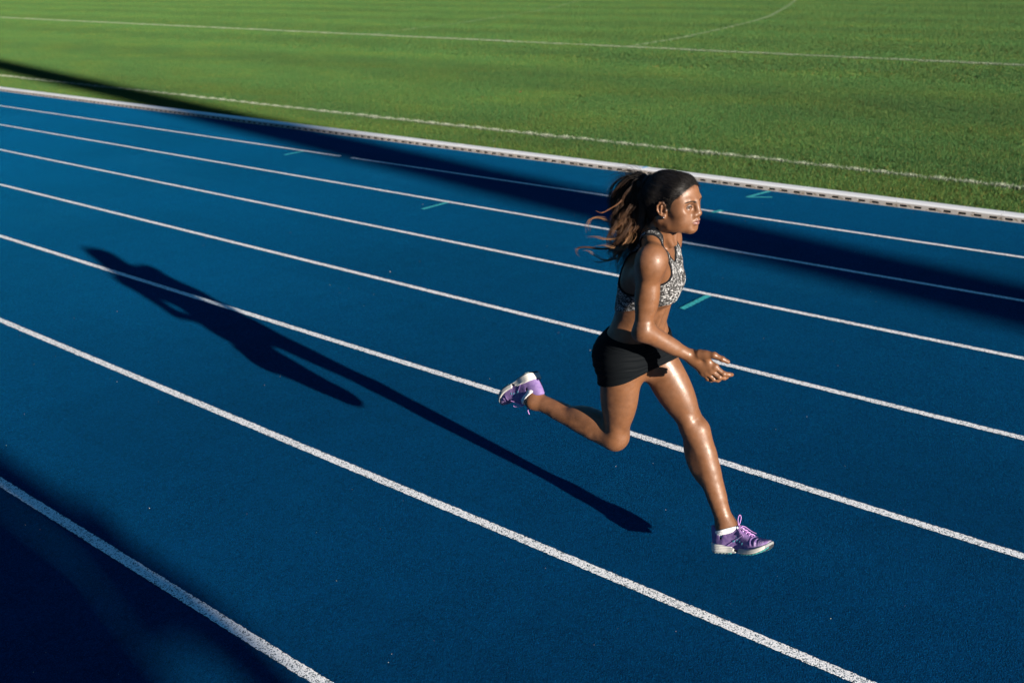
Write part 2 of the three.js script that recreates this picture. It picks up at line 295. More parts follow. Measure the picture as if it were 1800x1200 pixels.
{
  // small timekeepers' hut with a steep roof and corner posts
  const pav = grp('hut'); pav.position.copy(onGround(-11, 0)); pav.rotation.y = Math.atan2(-UD.z, UD.x);
  tag(pav, 'small plastered hut with steep tiled roof and corner posts', 'hut');
  // local: x along the shadows, z across (+z = larger n)
  const plaster = std(rgb(0.6, 0.57, 0.52), 0.9), tile = std(rgb(0.32, 0.14, 0.09), 0.85), timber = std(rgb(0.2, 0.13, 0.08), 0.8);
  const wall = new THREE.BoxGeometry(0.95, 3.7, 3.86); wall.translate(-0.68, 1.85, -1); obj('wall', wall, plaster, pav);
  const e0 = 1.3, ri = -1, rh = 3.42 + 1.62 * (e0 - ri), roofShape = new THREE.Shape(); roofShape.moveTo(e0, 3.37); roofShape.lineTo(e0, 3.42); roofShape.lineTo(ri, rh); roofShape.lineTo(2 * ri - e0, 3.42); roofShape.lineTo(2 * ri - e0, 3.37); roofShape.lineTo(ri, rh - 0.3); roofShape.closePath();
  const roof = new THREE.ExtrudeGeometry(roofShape, { depth: 1.25, bevelEnabled: false }); roof.rotateY(-Math.PI / 2); roof.translate(0.2, 0, 0); obj('roof', roof, tile, pav);
  const gableS = new THREE.Shape(); gableS.moveTo(0.93, 3.702); gableS.lineTo(ri, rh - 0.34); gableS.lineTo(-2.93, 3.702); gableS.closePath();
  const gable = new THREE.ExtrudeGeometry(gableS, { depth: 0.9, bevelEnabled: false }); gable.rotateY(-Math.PI / 2); gable.translate(-0.25, 0, 0); obj('gable', gable, plaster, pav);
  const post = new THREE.BoxGeometry(0.12, 3.58, 0.12); post.translate(0, 1.79, 1.2); obj('veranda_post', post, timber, pav);
  const beam = new THREE.BoxGeometry(0.12, 0.34, 0.24); beam.translate(0, 3.61, 1.06); obj('veranda_beam', beam, timber, pav);
  const post2 = new THREE.BoxGeometry(0.12, 3.58, 0.12); post2.translate(-0.95, 1.79, 1.2); obj('veranda_post', post2, timber, pav);
  const door = new THREE.BoxGeometry(0.08, 2.05, 0.9); door.translate(-0.17, 1.03, -1); obj('door', door, timber, pav);
}
// ---------------------------------------------------------------- signed-distance modelling: shapes joined smoothly, then meshed (surface nets)
const smin = (a, b, k) => { if (k <= 0) return Math.min(a, b); const h = Math.max(k - Math.abs(a - b), 0) / k; return Math.min(a, b) - h * h * k * 0.25; };
const smax = (a, b, k) => -smin(-a, -b, k);
// tapered capsule a-b, radii ra-rb; optional flattening: the offset along w counts 1/s times (s < 1 flattens along w)
function cone(a, b, ra, rb, k = 0.02, w = null, s = 1) {
  const ax = a[0], ay = a[1], az = a[2], bx = b[0] - ax, by = b[1] - ay, bz = b[2] - az, L = bx * bx + by * by + bz * bz || 1e-9;
  let wx = 0, wy = 0, wz = 0; if (w) { const l = Math.hypot(...w); wx = w[0] / l; wy = w[1] / l; wz = w[2] / l; }
  const f = w ? 1 / s - 1 : 0, lip = w ? Math.min(1, s) : 1;
  const d = (x, y, z) => {
    let px = x - ax, py = y - ay, pz = z - az, t = (px * bx + py * by + pz * bz) / L; t = t < 0 ? 0 : t > 1 ? 1 : t;
    px -= bx * t; py -= by * t; pz -= bz * t;
    const r = ra + (rb - ra) * t;
    if (f) { const l0 = Math.sqrt(px * px + py * py + pz * pz), o = (px * wx + py * wy + pz * wz) * f; px += wx * o; py += wy * o; pz += wz * o; const l1 = Math.sqrt(px * px + py * py + pz * pz); return l1 > 1e-6 ? (l1 - r) * Math.min(1, Math.max(lip, l0 / l1)) : -r * lip; }
    return Math.sqrt(px * px + py * py + pz * pz) - r;
  };
  return { d, k };
}
// ellipsoid: centre, radii along the three given axes (default the world's)
function ell(c, r, k = 0.02, X = [1, 0, 0], Y = [0, 1, 0]) {
  const lx = Math.hypot(...X); X = X.map((v) => v / lx); const dt = X[0] * Y[0] + X[1] * Y[1] + X[2] * Y[2]; Y = Y.map((v, i) => v - dt * X[i]); const ly = Math.hypot(...Y); Y = Y.map((v) => v / ly);
  const Z = [X[1] * Y[2] - X[2] * Y[1], X[2] * Y[0] - X[0] * Y[2], X[0] * Y[1] - X[1] * Y[0]], m = Math.min(...r);
  return { k, d: (x, y, z) => {
    const px = x - c[0], py = y - c[1], pz = z - c[2];
    const a = (px * X[0] + py * X[1] + pz * X[2]), b = (px * Y[0] + py * Y[1] + pz * Y[2]), e = (px * Z[0] + py * Z[1] + pz * Z[2]);
    const q0 = Math.sqrt((a / r[0]) ** 2 + (b / r[1]) ** 2 + (e / r[2]) ** 2), q1 = Math.sqrt((a / r[0] ** 2) ** 2 + (b / r[1] ** 2) ** 2 + (e / r[2] ** 2) ** 2);
    return q1 > 1e-9 ? q0 * (q0 - 1) / q1 : -m;
  } };
}
const sub = (p) => ({ ...p, cut: true });
// a group: its members joined in order; cut members are taken away
function group(list, k = 0.02) { return { list, k }; }
function fieldOf(groups) {                                     // all groups joined
  return (x, y, z, act) => {
    let D = 1e9;
    for (let g = 0; g < groups.length; g++) {
      const L = act ? act[g] : groups[g].list; if (!L.length) continue;
      let d = 1e9;
      for (let i = 0; i < L.length; i++) { const p = L[i]; d = p.cut ? smax(d, -p.d(x, y, z), p.k) : smin(d, p.d(x, y, z), p.k); }
      D = smin(D, d, groups[g].k);
    }
    return D;
  };
}
// what matters within radius R of a point
function active(groups, x, y, z, R) {
  let best = 1e9; const ds = groups.map((g) => g.list.map((p) => { const v = p.d(x, y, z); if (!p.cut && v < best) best = v; return v; }));
  return groups.map((g, i) => g.list.filter((p, j) => p.cut ? ds[i][j] < R * 2 + 0.05 : ds[i][j] < best + 2.4 * R + 0.07));
}
function surfaceNets(f, prep, lo, hi, h, after) {              // f(x, y, z, act); prep(x, y, z, R) -> act
  const B = 8, n = [0, 1, 2].map((i) => Math.ceil((hi[i] - lo[i]) / h / B)), N1 = n[0] * B + 1, N2 = n[1] * B + 1, R = B * h * 0.5 * Math.sqrt(3);
  const vid = new Map(), pos = [], acts = [], quads = [], S = B + 1, val = new Float32Array(S * S * S);
  const key = (i, j, k) => (k * N2 + j) * N1 + i;
  const corner = [[0, 0, 0], [1, 0, 0], [0, 1, 0], [1, 1, 0], [0, 0, 1], [1, 0, 1], [0, 1, 1], [1, 1, 1]], edges = [[0, 1], [2, 3], [4, 5], [6, 7], [0, 2], [1, 3], [4, 6], [5, 7], [0, 4], [1, 5], [2, 6], [3, 7]];
  for (let bk = 0; bk < n[2]; bk++) for (let bj = 0; bj < n[1]; bj++) for (let bi = 0; bi < n[0]; bi++) {
    const cx = lo[0] + (bi + 0.5) * B * h, cy = lo[1] + (bj + 0.5) * B * h, cz = lo[2] + (bk + 0.5) * B * h;
    const act = prep(cx, cy, cz, R); if (!act || Math.abs(f(cx, cy, cz, act)) > R * 1.6 + 2 * h) continue;
    let neg = false, posi = false;
    for (let k = 0, q = 0; k < S; k++) for (let j = 0; j < S; j++) for (let i = 0; i < S; i++, q++) {
      const v = f(lo[0] + (bi * B + i) * h, lo[1] + (bj * B + j) * h, lo[2] + (bk * B + k) * h, act); val[q] = v; if (v < 0) neg = true; else posi = true;
    }
    if (!neg || !posi) continue;
    const at = (i, j, k) => val[(k * S + j) * S + i];
    for (let k = 0; k < B; k++) for (let j = 0; j < B; j++) for (let i = 0; i < B; i++) {
      let mask = 0; const c = []; for (let q = 0; q < 8; q++) { const v = at(i + corner[q][0], j + corner[q][1], k + corner[q][2]); c.push(v); if (v < 0) mask |= 1 << q; }
      const gi = bi * B + i, gj = bj * B + j, gk = bk * B + k;
      if (mask !== 0 && mask !== 255) {
        let x = 0, y = 0, z = 0, m = 0;
        for (const [a, b] of edges) if ((c[a] < 0) !== (c[b] < 0)) { const t = c[a] / (c[a] - c[b]), A = corner[a], C = corner[b]; x += mix(A[0], C[0], t); y += mix(A[1], C[1], t); z += mix(A[2], C[2], t); m++; }
        vid.set(key(gi, gj, gk), pos.length / 3); pos.push(lo[0] + (gi + x / m) * h, lo[1] + (gj + y / m) * h, lo[2] + (gk + z / m) * h); acts.push(act);
      }
      const s0 = c[0] < 0;
      if ((c[1] < 0) !== s0) quads.push(0, gi, gj, gk, s0 ? 1 : 0);
      if ((c[2] < 0) !== s0) quads.push(1, gi, gj, gk, s0 ? 1 : 0);
      if ((c[4] < 0) !== s0) quads.push(2, gi, gj, gk, s0 ? 1 : 0);
    }
  }
  const idx = [];
  for (let q = 0; q < quads.length; q += 5) {
    const [ax, i, j, k, s] = [quads[q], quads[q + 1], quads[q + 2], quads[q + 3], quads[q + 4]];
    const ids = ax === 0 ? [vid.get(key(i, j - 1, k - 1)), vid.get(key(i, j, k - 1)), vid.get(key(i, j, k)), vid.get(key(i, j - 1, k))]
      : ax === 1 ? [vid.get(key(i - 1, j, k - 1)), vid.get(key(i - 1, j, k)), vid.get(key(i, j, k)), vid.get(key(i, j, k - 1))]
        : [vid.get(key(i - 1, j - 1, k)), vid.get(key(i, j - 1, k)), vid.get(key(i, j, k)), vid.get(key(i - 1, j, k))];
    if (ids.some((v) => v === undefined)) continue;
    const [a, b, c, d] = ids; if (s) idx.push(a, b, c, a, c, d); else idx.push(a, c, b, a, d, c);
  }
  const nor = new Float32Array(pos.length), e = h * 0.6;
  for (let v = 0; v < pos.length / 3; v++) {
    let x = pos[v * 3], y = pos[v * 3 + 1], z = pos[v * 3 + 2]; const act = acts[v]; let gx, gy, gz, l;
    for (let it = 0; it < 2; it++) {
      gx = f(x + e, y, z, act) - f(x - e, y, z, act); gy = f(x, y + e, z, act) - f(x, y - e, z, act); gz = f(x, y, z + e, act) - f(x, y, z - e, act); l = Math.hypot(gx, gy, gz) || 1;
      if (it === 0) { const d = clamp(f(x, y, z, act) / (l / (2 * e)), -h * 0.7, h * 0.7); x -= gx / l * d; y -= gy / l * d; z -= gz / l * d; }
    }
    pos[v * 3] = x; pos[v * 3 + 1] = y; pos[v * 3 + 2] = z; nor[v * 3] = gx / l; nor[v * 3 + 1] = gy / l; nor[v * 3 + 2] = gz / l;
  }
  const g = new THREE.BufferGeometry(); g.setAttribute('position', new THREE.Float32BufferAttribute(pos, 3)); g.setAttribute('normal', new THREE.BufferAttribute(nor, 3)); g.setIndex(idx);
  return g;
}
function paint(g, fn) {                                        // colour of the matter at each vertex
  const p = g.attributes.position, n = g.attributes.normal, c = new Float32Array(p.count * 3);
  for (let i = 0; i < p.count; i++) { const q = fn(p.getX(i), p.getY(i), p.getZ(i), n.getX(i), n.getY(i), n.getZ(i)); c[i * 3] = q[0]; c[i * 3 + 1] = q[1]; c[i * 3 + 2] = q[2]; }
  g.setAttribute('color', new THREE.BufferAttribute(c, 3)); return g;
}
function tube(pts, r0, r1, seg, sides = 5, closed = false) {   // pts: arrays; radius from r0 to r1
  const c = new THREE.CatmullRomCurve3(pts.map((p) => V(...p)), closed), g = new THREE.TubeGeometry(c, seg, 1, sides, closed), p = g.attributes.position;
  for (let i = 0; i <= seg; i++) { const t = i / seg, o = c.getPointAt(t), r = typeof r1 === 'function' ? r1(t) : mix(r0, r1, t); for (let j = 0; j <= sides; j++) { const k = i * (sides + 1) + j; p.setXYZ(k, o.x + (p.getX(k) - o.x) * r, o.y + (p.getY(k) - o.y) * r, o.z + (p.getZ(k) - o.z) * r); } }
  return g;
}
// ---------------------------------------------------------------- the runner
const add = (a, b, s = 1) => [a[0] + b[0] * s, a[1] + b[1] * s, a[2] + b[2] * s];
const lerp3 = (a, b, t) => [mix(a[0], b[0], t), mix(a[1], b[1], t), mix(a[2], b[2], t)];
const nrm = (a) => { const l = Math.hypot(...a); return a.map((v) => v / l); };
const crs = (a, b) => [a[1] * b[2] - a[2] * b[1], a[2] * b[0] - a[0] * b[2], a[0] * b[1] - a[1] * b[0]];
const dot = (a, b) => a[0] * b[0] + a[1] * b[1] + a[2] * b[2];
const spline = (xs, ys) => (x) => { // monotone-ish cubic through the stations
  let i = 0; while (i < xs.length - 2 && x > xs[i + 1]) i++;
  x = clamp(x, xs[0], xs[xs.length - 1]); const h = xs[i + 1] - xs[i], t = (x - xs[i]) / h, m = (j) => j <= 0 ? (ys[1] - ys[0]) / (xs[1] - xs[0]) : j >= xs.length - 1 ? (ys[j] - ys[j - 1]) / (xs[j] - xs[j - 1]) : (ys[j + 1] - ys[j - 1]) / (xs[j + 1] - xs[j - 1]);
  const a = m(i) * h, b = m(i + 1) * h, t2 = t * t, t3 = t2 * t;
  return (2 * t3 - 3 * t2 + 1) * ys[i] + (t3 - 2 * t2 + t) * a + (-2 * t3 + 3 * t2) * ys[i + 1] + (t3 - t2) * b;
};
const J = {                                                    // joints, metres
  pelvis: [-2.124, 0.985, -3.305], neck: [-1.998, 1.455, -3.24], head: [-1.931, 1.609, -3.22],
  shR: [-1.925, 1.44, -3.08], elR: [-1.942, 1.164, -3.06], wrR: [-1.812, 1.038, -3.218],
  shL: [-2.055, 1.435, -3.385], elL: [-2.27, 1.212, -3.462], wrL: [-2.2, 1.075, -3.482],
  hipR: [-2.146, 0.955, -3.225], knR: [-2.198, 0.576, -3.27], anR: [-2.605, 0.647, -3.228],
  hipL: [-2.102, 0.955, -3.385], knL: [-1.923, 0.623, -3.44], anL: [-1.752, 0.230, -3.443],
};
// torso: rounded sections along the trunk, turned from the hips to the shoulders
const TA = nrm(add(J.neck, J.pelvis, -1));
const yawAt = spline([-0.15, 0.02, 0.34, 0.6], [0.25, 0.22, -0.33, -0.35]);
const US = [-0.14, -0.06, 0.0, 0.06, 0.11, 0.16, 0.22, 0.28, 0.34, 0.40, 0.445, 0.49];
const wAt = spline(US, [0.135, 0.155, 0.158, 0.147, 0.130, 0.116, 0.116, 0.124, 0.132, 0.138, 0.125, 0.075]);
const dAt = spline(US, [0.095, 0.110, 0.108, 0.098, 0.092, 0.091, 0.096, 0.102, 0.101, 0.094, 0.076, 0.05]);
const cAt = spline(US, [-0.018, -0.016, -0.014, -0.013, -0.014, -0.016, -0.016, -0.011, -0.006, -0.006, -0.01, -0.015]);
const tf = [0, 0, 0];                                          // forward, along the trunk, right
function trunk(x, y, z) {
  const px = x - J.pelvis[0], py = y - J.pelvis[1], pz = z - J.pelvis[2], u = px * TA[0] + py * TA[1] + pz * TA[2], ps = yawAt(u);
  const cx = Math.cos(ps), sx = Math.sin(ps), fd = cx * TA[0] + sx * TA[2]; let fx = cx - fd * TA[0], fy = -fd * TA[1], fz = sx - fd * TA[2]; const l = Math.hypot(fx, fy, fz); fx /= l; fy /= l; fz /= l;
  const rx = fy * TA[2] - fz * TA[1], ry = fz * TA[0] - fx * TA[2], rz = fx * TA[1] - fy * TA[0];
  tf[0] = px * fx + py * fy + pz * fz; tf[1] = u; tf[2] = px * rx + py * ry + pz * rz; return tf;
}
function trunkPoint(f, u, r) {                                 // the inverse of trunk()
  const ps = yawAt(u), F0 = [Math.cos(ps), 0, Math.sin(ps)], F = nrm(add(F0, TA, -dot(F0, TA))), Rr = crs(F, TA);
  return [0, 1, 2].map((i) => J.pelvis[i] + F[i] * f + TA[i] * u + Rr[i] * r);
}
const trunkAxes = (u) => { const ps = yawAt(u), F0 = [Math.cos(ps), 0, Math.sin(ps)], F = nrm(add(F0, TA, -dot(F0, TA))); return [F, crs(F, TA)]; };
const trunkShape = { k: 0.03, d: (x, y, z) => {
  const [f, u, r] = trunk(x, y, z), a = wAt(u), b = dAt(u), qx = r / a, qy = (f - cAt(u)) / b, ax = Math.abs(qx), ay = Math.abs(qy), q = Math.pow(Math.pow(ax, 2.3) + Math.pow(ay, 2.3), 1 / 2.3), l = Math.hypot(r, f - cAt(u));
  const d = q > 1e-4 ? l * (1 - 1 / q) : -Math.min(a, b);
  return smax(smax(d, u - 0.485, 0.05), -0.15 - u, 0.06) ;
} };
const tp = trunkPoint, [F0c, R0c] = trunkAxes(0.34), [F0p, R0p] = trunkAxes(0);
const torso = group([
  trunkShape,
  ell(tp(0.066, 0.322, 0.062), [0.052, 0.056, 0.056], 0.035, F0c, TA), ell(tp(0.066, 0.322, -0.062), [0.052, 0.056, 0.056], 0.035, F0c, TA),
  ell(tp(-0.054, -0.04, 0.075), [0.072, 0.085, 0.076], 0.04, F0p, TA), ell(tp(-0.054, -0.04, -0.075), [0.072, 0.085, 0.076], 0.04, F0p, TA),
  // trapezius, shoulder blades, collar bones
  cone(tp(-0.03, 0.53, 0.03), J.shR.map((v, i) => v + [0, 0.01, 0][i]), 0.036, 0.036, 0.05), cone(tp(-0.03, 0.53, -0.03), J.shL.map((v, i) => v + [0, 0.01, 0][i]), 0.036, 0.036, 0.05),
  ell(tp(-0.075, 0.37, 0.075), [0.025, 0.07, 0.05], 0.04, F0c, TA), ell(tp(-0.075, 0.37, -0.075), [0.025, 0.07, 0.05], 0.04, F0c, TA),
  cone(tp(0.052, 0.462, 0.012), add(J.shR, [0.01, 0.02, 0]), 0.008, 0.010, 0.03), cone(tp(0.052, 0.462, -0.012), add(J.shL, [0.01, 0.02, 0]), 0.008, 0.010, 0.03),
  // chest muscle into the arms
  cone(tp(0.045, 0.40, 0.07), J.shR, 0.042, 0.04, 0.04), cone(tp(0.045, 0.40, -0.07), J.shL, 0.042, 0.04, 0.04),
  cone(tp(-0.05, 0.33, 0.1), J.shR, 0.04, 0.04, 0.04), cone(tp(-0.05, 0.33, -0.1), J.shL, 0.04, 0.04, 0.04),
  // belly muscles with the navel and the line between them
  cone(tp(0.075, 0.22, 0.03), tp(0.07, 0.06, 0.028), 0.022, 0.022, 0.016, F0c, 0.7), cone(tp(0.075, 0.22, -0.03), tp(0.07, 0.06, -0.028), 0.022, 0.022, 0.016, F0c, 0.7),
  sub(cone(tp(0.098, 0.24, 0), tp(0.094, 0.08, 0), 0.0045, 0.004, 0.012)), sub(cone(tp(0.09, 0.23, 0.062), tp(0.075, 0.06, 0.068), 0.005, 0.006, 0.02)), sub(cone(tp(0.09, 0.23, -0.062), tp(0.075, 0.06, -0.068), 0.005, 0.006, 0.02)),
  sub(ell(tp(0.083, 0.125, 0), [0.012, 0.008, 0.005], 0.005, F0c, TA)),
], 0.03);

// neck and head; head axes: x forward, y up, z to her right
const hp = (x, y, z) => [J.head[0] + x, J.head[1] + y, J.head[2] + z];
const headList = [
  cone([-2.015, 1.43, -3.242], hp(-0.026, -0.04, 0), 0.052, 0.046, 0.03),
  ell(hp(-0.018, 0.040, 0), [0.094, 0.083, 0.074], 0.03),
  ell(hp(0.042, 0.062, 0), [0.056, 0.048, 0.062], 0.03),
  ell(hp(0.044, -0.004, 0), [0.054, 0.076, 0.0525], 0.03),
  ell(hp(0.08, -0.036, 0), [0.026, 0.03, 0.032], 0.025),
];
for (const s of [-1, 1]) headList.push(
  cone(hp(0.002, -0.03, 0.046 * s), hp(0.016, -0.056, 0.042 * s), 0.012, 0.012, 0.022), cone(hp(0.018, -0.057, 0.041 * s), hp(0.08, -0.069, 0.012 * s), 0.016, 0.0145, 0.028),
  ell(hp(0.064, -0.003, 0.0415 * s), [0.026, 0.019, 0.021], 0.022), ell(hp(0.062, -0.035, 0.036 * s), [0.024, 0.026, 0.02], 0.025),
  cone(hp(0.0905, 0.034, 0.008 * s), hp(0.0845, 0.037, 0.032 * s), 0.0105, 0.0095, 0.018), cone(hp(0.0845, 0.037, 0.032 * s), hp(0.066, 0.03, 0.051 * s), 0.0095, 0.008, 0.018),
  ell(hp(0.038, -0.036, 0.0385 * s), [0.03, 0.038, 0.0145], 0.03), ell(hp(0.042, 0.03, 0.0505 * s), [0.034, 0.034, 0.0155], 0.03),
);
headList.push(ell(hp(0.083, -0.067, 0), [0.0155, 0.0145, 0.021], 0.018));
for (const s of [-1, 1]) headList.push(
  sub(ell(hp(0.101, 0.0135, 0.032 * s), [0.012, 0.0105, 0.018], 0.02)),
  sub(ell(hp(0.0785, 0.0135, 0.0315 * s), [0.0121, 0.0121, 0.0121], 0.002)),
  // lids
  cone(hp(0.0885, 0.014, 0.0175 * s), hp(0.0905, 0.0208, 0.03 * s), 0.0028, 0.0038, 0.006), cone(hp(0.0905, 0.0208, 0.03 * s), hp(0.080, 0.0165, 0.047 * s), 0.0038, 0.003, 0.006),
  cone(hp(0.0885, 0.0125, 0.0175 * s), hp(0.0885, 0.0056, 0.031 * s), 0.0026, 0.0034, 0.007), cone(hp(0.0885, 0.0056, 0.031 * s), hp(0.080, 0.0125, 0.0465 * s), 0.0034, 0.003, 0.007),
  // neck tendons
  cone(hp(-0.02, -0.045, 0.05 * s), [-1.93, 1.462, -3.238 + 0.012 * s], 0.0125, 0.006, 0.03),
);
headList.push(
  cone(hp(0.1, 0.034, 0), hp(0.110, -0.005, 0), 0.0078, 0.0098, 0.012), ell(hp(0.1105, -0.0105, 0), [0.0114, 0.0104, 0.0125], 0.009),
  ell(hp(0.1005, -0.016, 0.0145), [0.0112, 0.0088, 0.0078], 0.01), ell(hp(0.1005, -0.016, -0.0145), [0.0112, 0.0088, 0.0078], 0.01),
  sub(ell(hp(0.105, -0.0245, 0.0075), [0.0055, 0.004, 0.0036], 0.003)), sub(ell(hp(0.105, -0.0245, -0.0075), [0.0055, 0.004, 0.0036], 0.003)),
  // lips
  cone(hp(0.0935, -0.0425, 0.022), hp(0.1075, -0.0335, 0.005), 0.0038, 0.0075, 0.006), cone(hp(0.0935, -0.0425, -0.022), hp(0.1075, -0.0335, -0.005), 0.0038, 0.0075, 0.006),
  cone(hp(0.0935, -0.0435, 0.02), hp(0.1035, -0.0482, 0.005), 0.0038, 0.0088, 0.006), cone(hp(0.0935, -0.0435, -0.02), hp(0.1035, -0.0482, -0.005), 0.0038, 0.0088, 0.006),
  sub(ell(hp(0.1125, -0.0405, 0), [0.008, 0.0011, 0.022], 0.003)), sub(ell(hp(0.108, -0.0615, 0), [0.0085, 0.005, 0.018], 0.012)),
);
const ears = [];
for (const s of [-1, 1]) {
  const e = (x, y, z) => hp(x, y, z * s);
  ears.push(ell(e(0.004, 0.003, 0.0705), [0.0175, 0.0275, 0.0065], 0.006, [1, 0, -0.28 * s], [0.1, 1, 0]),
    sub(ell(e(0.008, 0.000, 0.0785), [0.0095, 0.0155, 0.0085], 0.004)), sub(ell(e(-0.003, 0.015, 0.080), [0.006, 0.008, 0.0055], 0.003)));
  const rim = [[0.014, 0.020, 0.0735], [0.006, 0.030, 0.0755], [-0.006, 0.028, 0.0795], [-0.0135, 0.016, 0.082], [-0.0135, 0.001, 0.0815], [-0.006, -0.013, 0.077], [0.006, -0.023, 0.072]];
  for (let i = 1; i < rim.length; i++) ears.push(cone(e(...rim[i - 1]), e(...rim[i]), 0.0036, 0.0036, 0.003));
  ears.push(cone(e(0.001, 0.017, 0.078), e(0.0, -0.009, 0.0775), 0.003, 0.0035, 0.004), ell(e(0.018, 0.0005, 0.0725), [0.0045, 0.007, 0.005], 0.004), ell(e(0.0095, -0.0235, 0.0705), [0.0075, 0.009, 0.0042], 0.005));
}
const head = group(headList, 0.03), earGroup = group(ears, 0.006);

// arms
const armR = group([
  cone(add(J.shR, [0, -0.012, 0.006]), J.elR, 0.043, 0.0345, 0.02),
  ell(add(J.shR, [0.004, -0.02, 0.012]), [0.049, 0.062, 0.047], 0.018, [1, 0, 0], nrm(add(J.shR, J.elR, -1))),
  ell(add(lerp3(J.shR, J.elR, 0.5), [0.012, 0, 0]), [0.034, 0.082, 0.033], 0.014, [1, 0, 0], nrm(add(J.shR, J.elR, -1))),
  ell(add(lerp3(J.shR, J.elR, 0.5), [-0.016, 0, 0]), [0.033, 0.092, 0.034], 0.014, [1, 0, 0], nrm(add(J.shR, J.elR, -1))),
  cone(J.elR, J.wrR, 0.036, 0.022, 0.025), cone(add(J.elR, [0.012, 0.012, 0.008]), lerp3(J.elR, J.wrR, 0.58), 0.033, 0.026, 0.016), ell(add(J.elR, [-0.018, -0.012, 0.006]), [0.019, 0.019, 0.02], 0.022),
], 0.035);
const armL = group([
  cone(J.shL, J.elL, 0.044, 0.035, 0.02), ell(add(J.shL, [0, -0.02, -0.012]), [0.05, 0.06, 0.044], 0.03), cone(J.elL, J.wrL, 0.035, 0.0215, 0.025), ell(add(lerp3(J.elL, J.wrL, 0.3), [0, 0, -0.008]), [0.034, 0.034, 0.03], 0.03),
  cone(J.wrL, add(J.wrL, [0.035, -0.028, 0.004]), 0.024, 0.03, 0.02, [0, 0, 1], 0.6),
], 0.035);
for (let i = 0; i < 4; i++) { const b = add(J.wrL, [0.045 - i * 0.011, -0.02 - i * 0.014, 0.004]), c = add(b, [0.018, -0.012, 0.014]), e = add(c, [-0.014, -0.012, 0.018]); armL.list.push(cone(b, c, 0.0095, 0.0085, 0.006), cone(c, e, 0.0085, 0.0072, 0.004)); }
armL.list.push(cone(add(J.wrL, [0.015, -0.006, 0.015]), add(J.wrL, [0.045, -0.012, 0.03]), 0.011, 0.009, 0.01));
// right hand: back of the hand to the camera side, thumb uppermost, fingers loosely bent
const H = { tC: [-1.718, 1.114, -3.093], tM: [-1.664, 1.121, -3.1], tI: [-1.637, 1.108, -3.112], tT: [-1.619, 1.0985, -3.122],
  iM: [-1.664, 1.071, -3.112], iP: [-1.634, 1.047, -3.124], iD: [-1.622, 1.041, -3.143], iT: [-1.618, 1.037, -3.157],
  mM: [-1.676, 1.056, -3.106], mP: [-1.648, 1.033, -3.118], mD: [-1.639, 1.025, -3.140], mT: [-1.638, 1.022, -3.158],
  rM: [-1.691, 1.046, -3.103], rP: [-1.669, 1.022, -3.114], rD: [-1.663, 1.011, -3.137], rT: [-1.665, 1.006, -3.155],
  pM: [-1.707, 1.041, -3.102], pP: [-1.691, 1.0185, -3.112], pD: [-1.687, 1.007, -3.130], pT: [-1.689, 1.002, -3.146] };
for (const k in H) H[k] = [H[k][0] * 1.038, 2.48 + (H[k][1] - 2.48) * 1.038, H[k][2] * 1.038];                // the hand swings in towards the middle of the body
const palmN = nrm(crs(add(H.iM, J.wrR, -1), add(H.pM, J.wrR, -1)));
const hand = group([
  cone(add(J.wrR, [-0.012, 0.006, 0]), add(J.wrR, [0.008, -0.004, 0]), 0.022, 0.022, 0.02, palmN, 0.78),
  cone(J.wrR, H.iM, 0.021, 0.0145, 0.016, palmN, 0.82), cone(J.wrR, H.mM, 0.021, 0.0145, 0.016, palmN, 0.82), cone(J.wrR, H.rM, 0.02, 0.014, 0.016, palmN, 0.82), cone(J.wrR, H.pM, 0.019, 0.0135, 0.016, palmN, 0.82),
  cone(lerp3(J.wrR, H.tC, 0.4), H.tC, 0.017, 0.016, 0.014), cone(H.tC, H.tM, 0.0155, 0.0118, 0.014), cone(lerp3(H.tC, H.tM, 0.4), lerp3(J.wrR, H.iM, 0.75), 0.012, 0.01, 0.016),
  ...['i', 'm', 'r', 'p'].map((f) => ell(add(H[f + 'M'], palmN, 0), [0.0115, 0.0115, 0.0115], 0.008)),
], 0.02);
const fingers = [];
for (const [f, r] of [['i', 0.0097], ['m', 0.01], ['r', 0.0096], ['p', 0.0086]]) fingers.push(group([cone(H[f + 'M'], H[f + 'P'], r * 1.08, r, 0.006), ell(H[f + 'P'], [r * 1.08, r * 1.08, r * 1.08], 0.004), cone(H[f + 'P'], H[f + 'D'], r, r * 0.9, 0.004), cone(H[f + 'D'], H[f + 'T'], r * 0.9, r * 0.72, 0.004)], 0.004));
fingers.push(group([cone(H.tM, H.tI, 0.0112, 0.01, 0.006), ell(H.tI, [0.0108, 0.0108, 0.0108], 0.004), cone(H.tI, H.tT, 0.0098, 0.0082, 0.004)], 0.006));

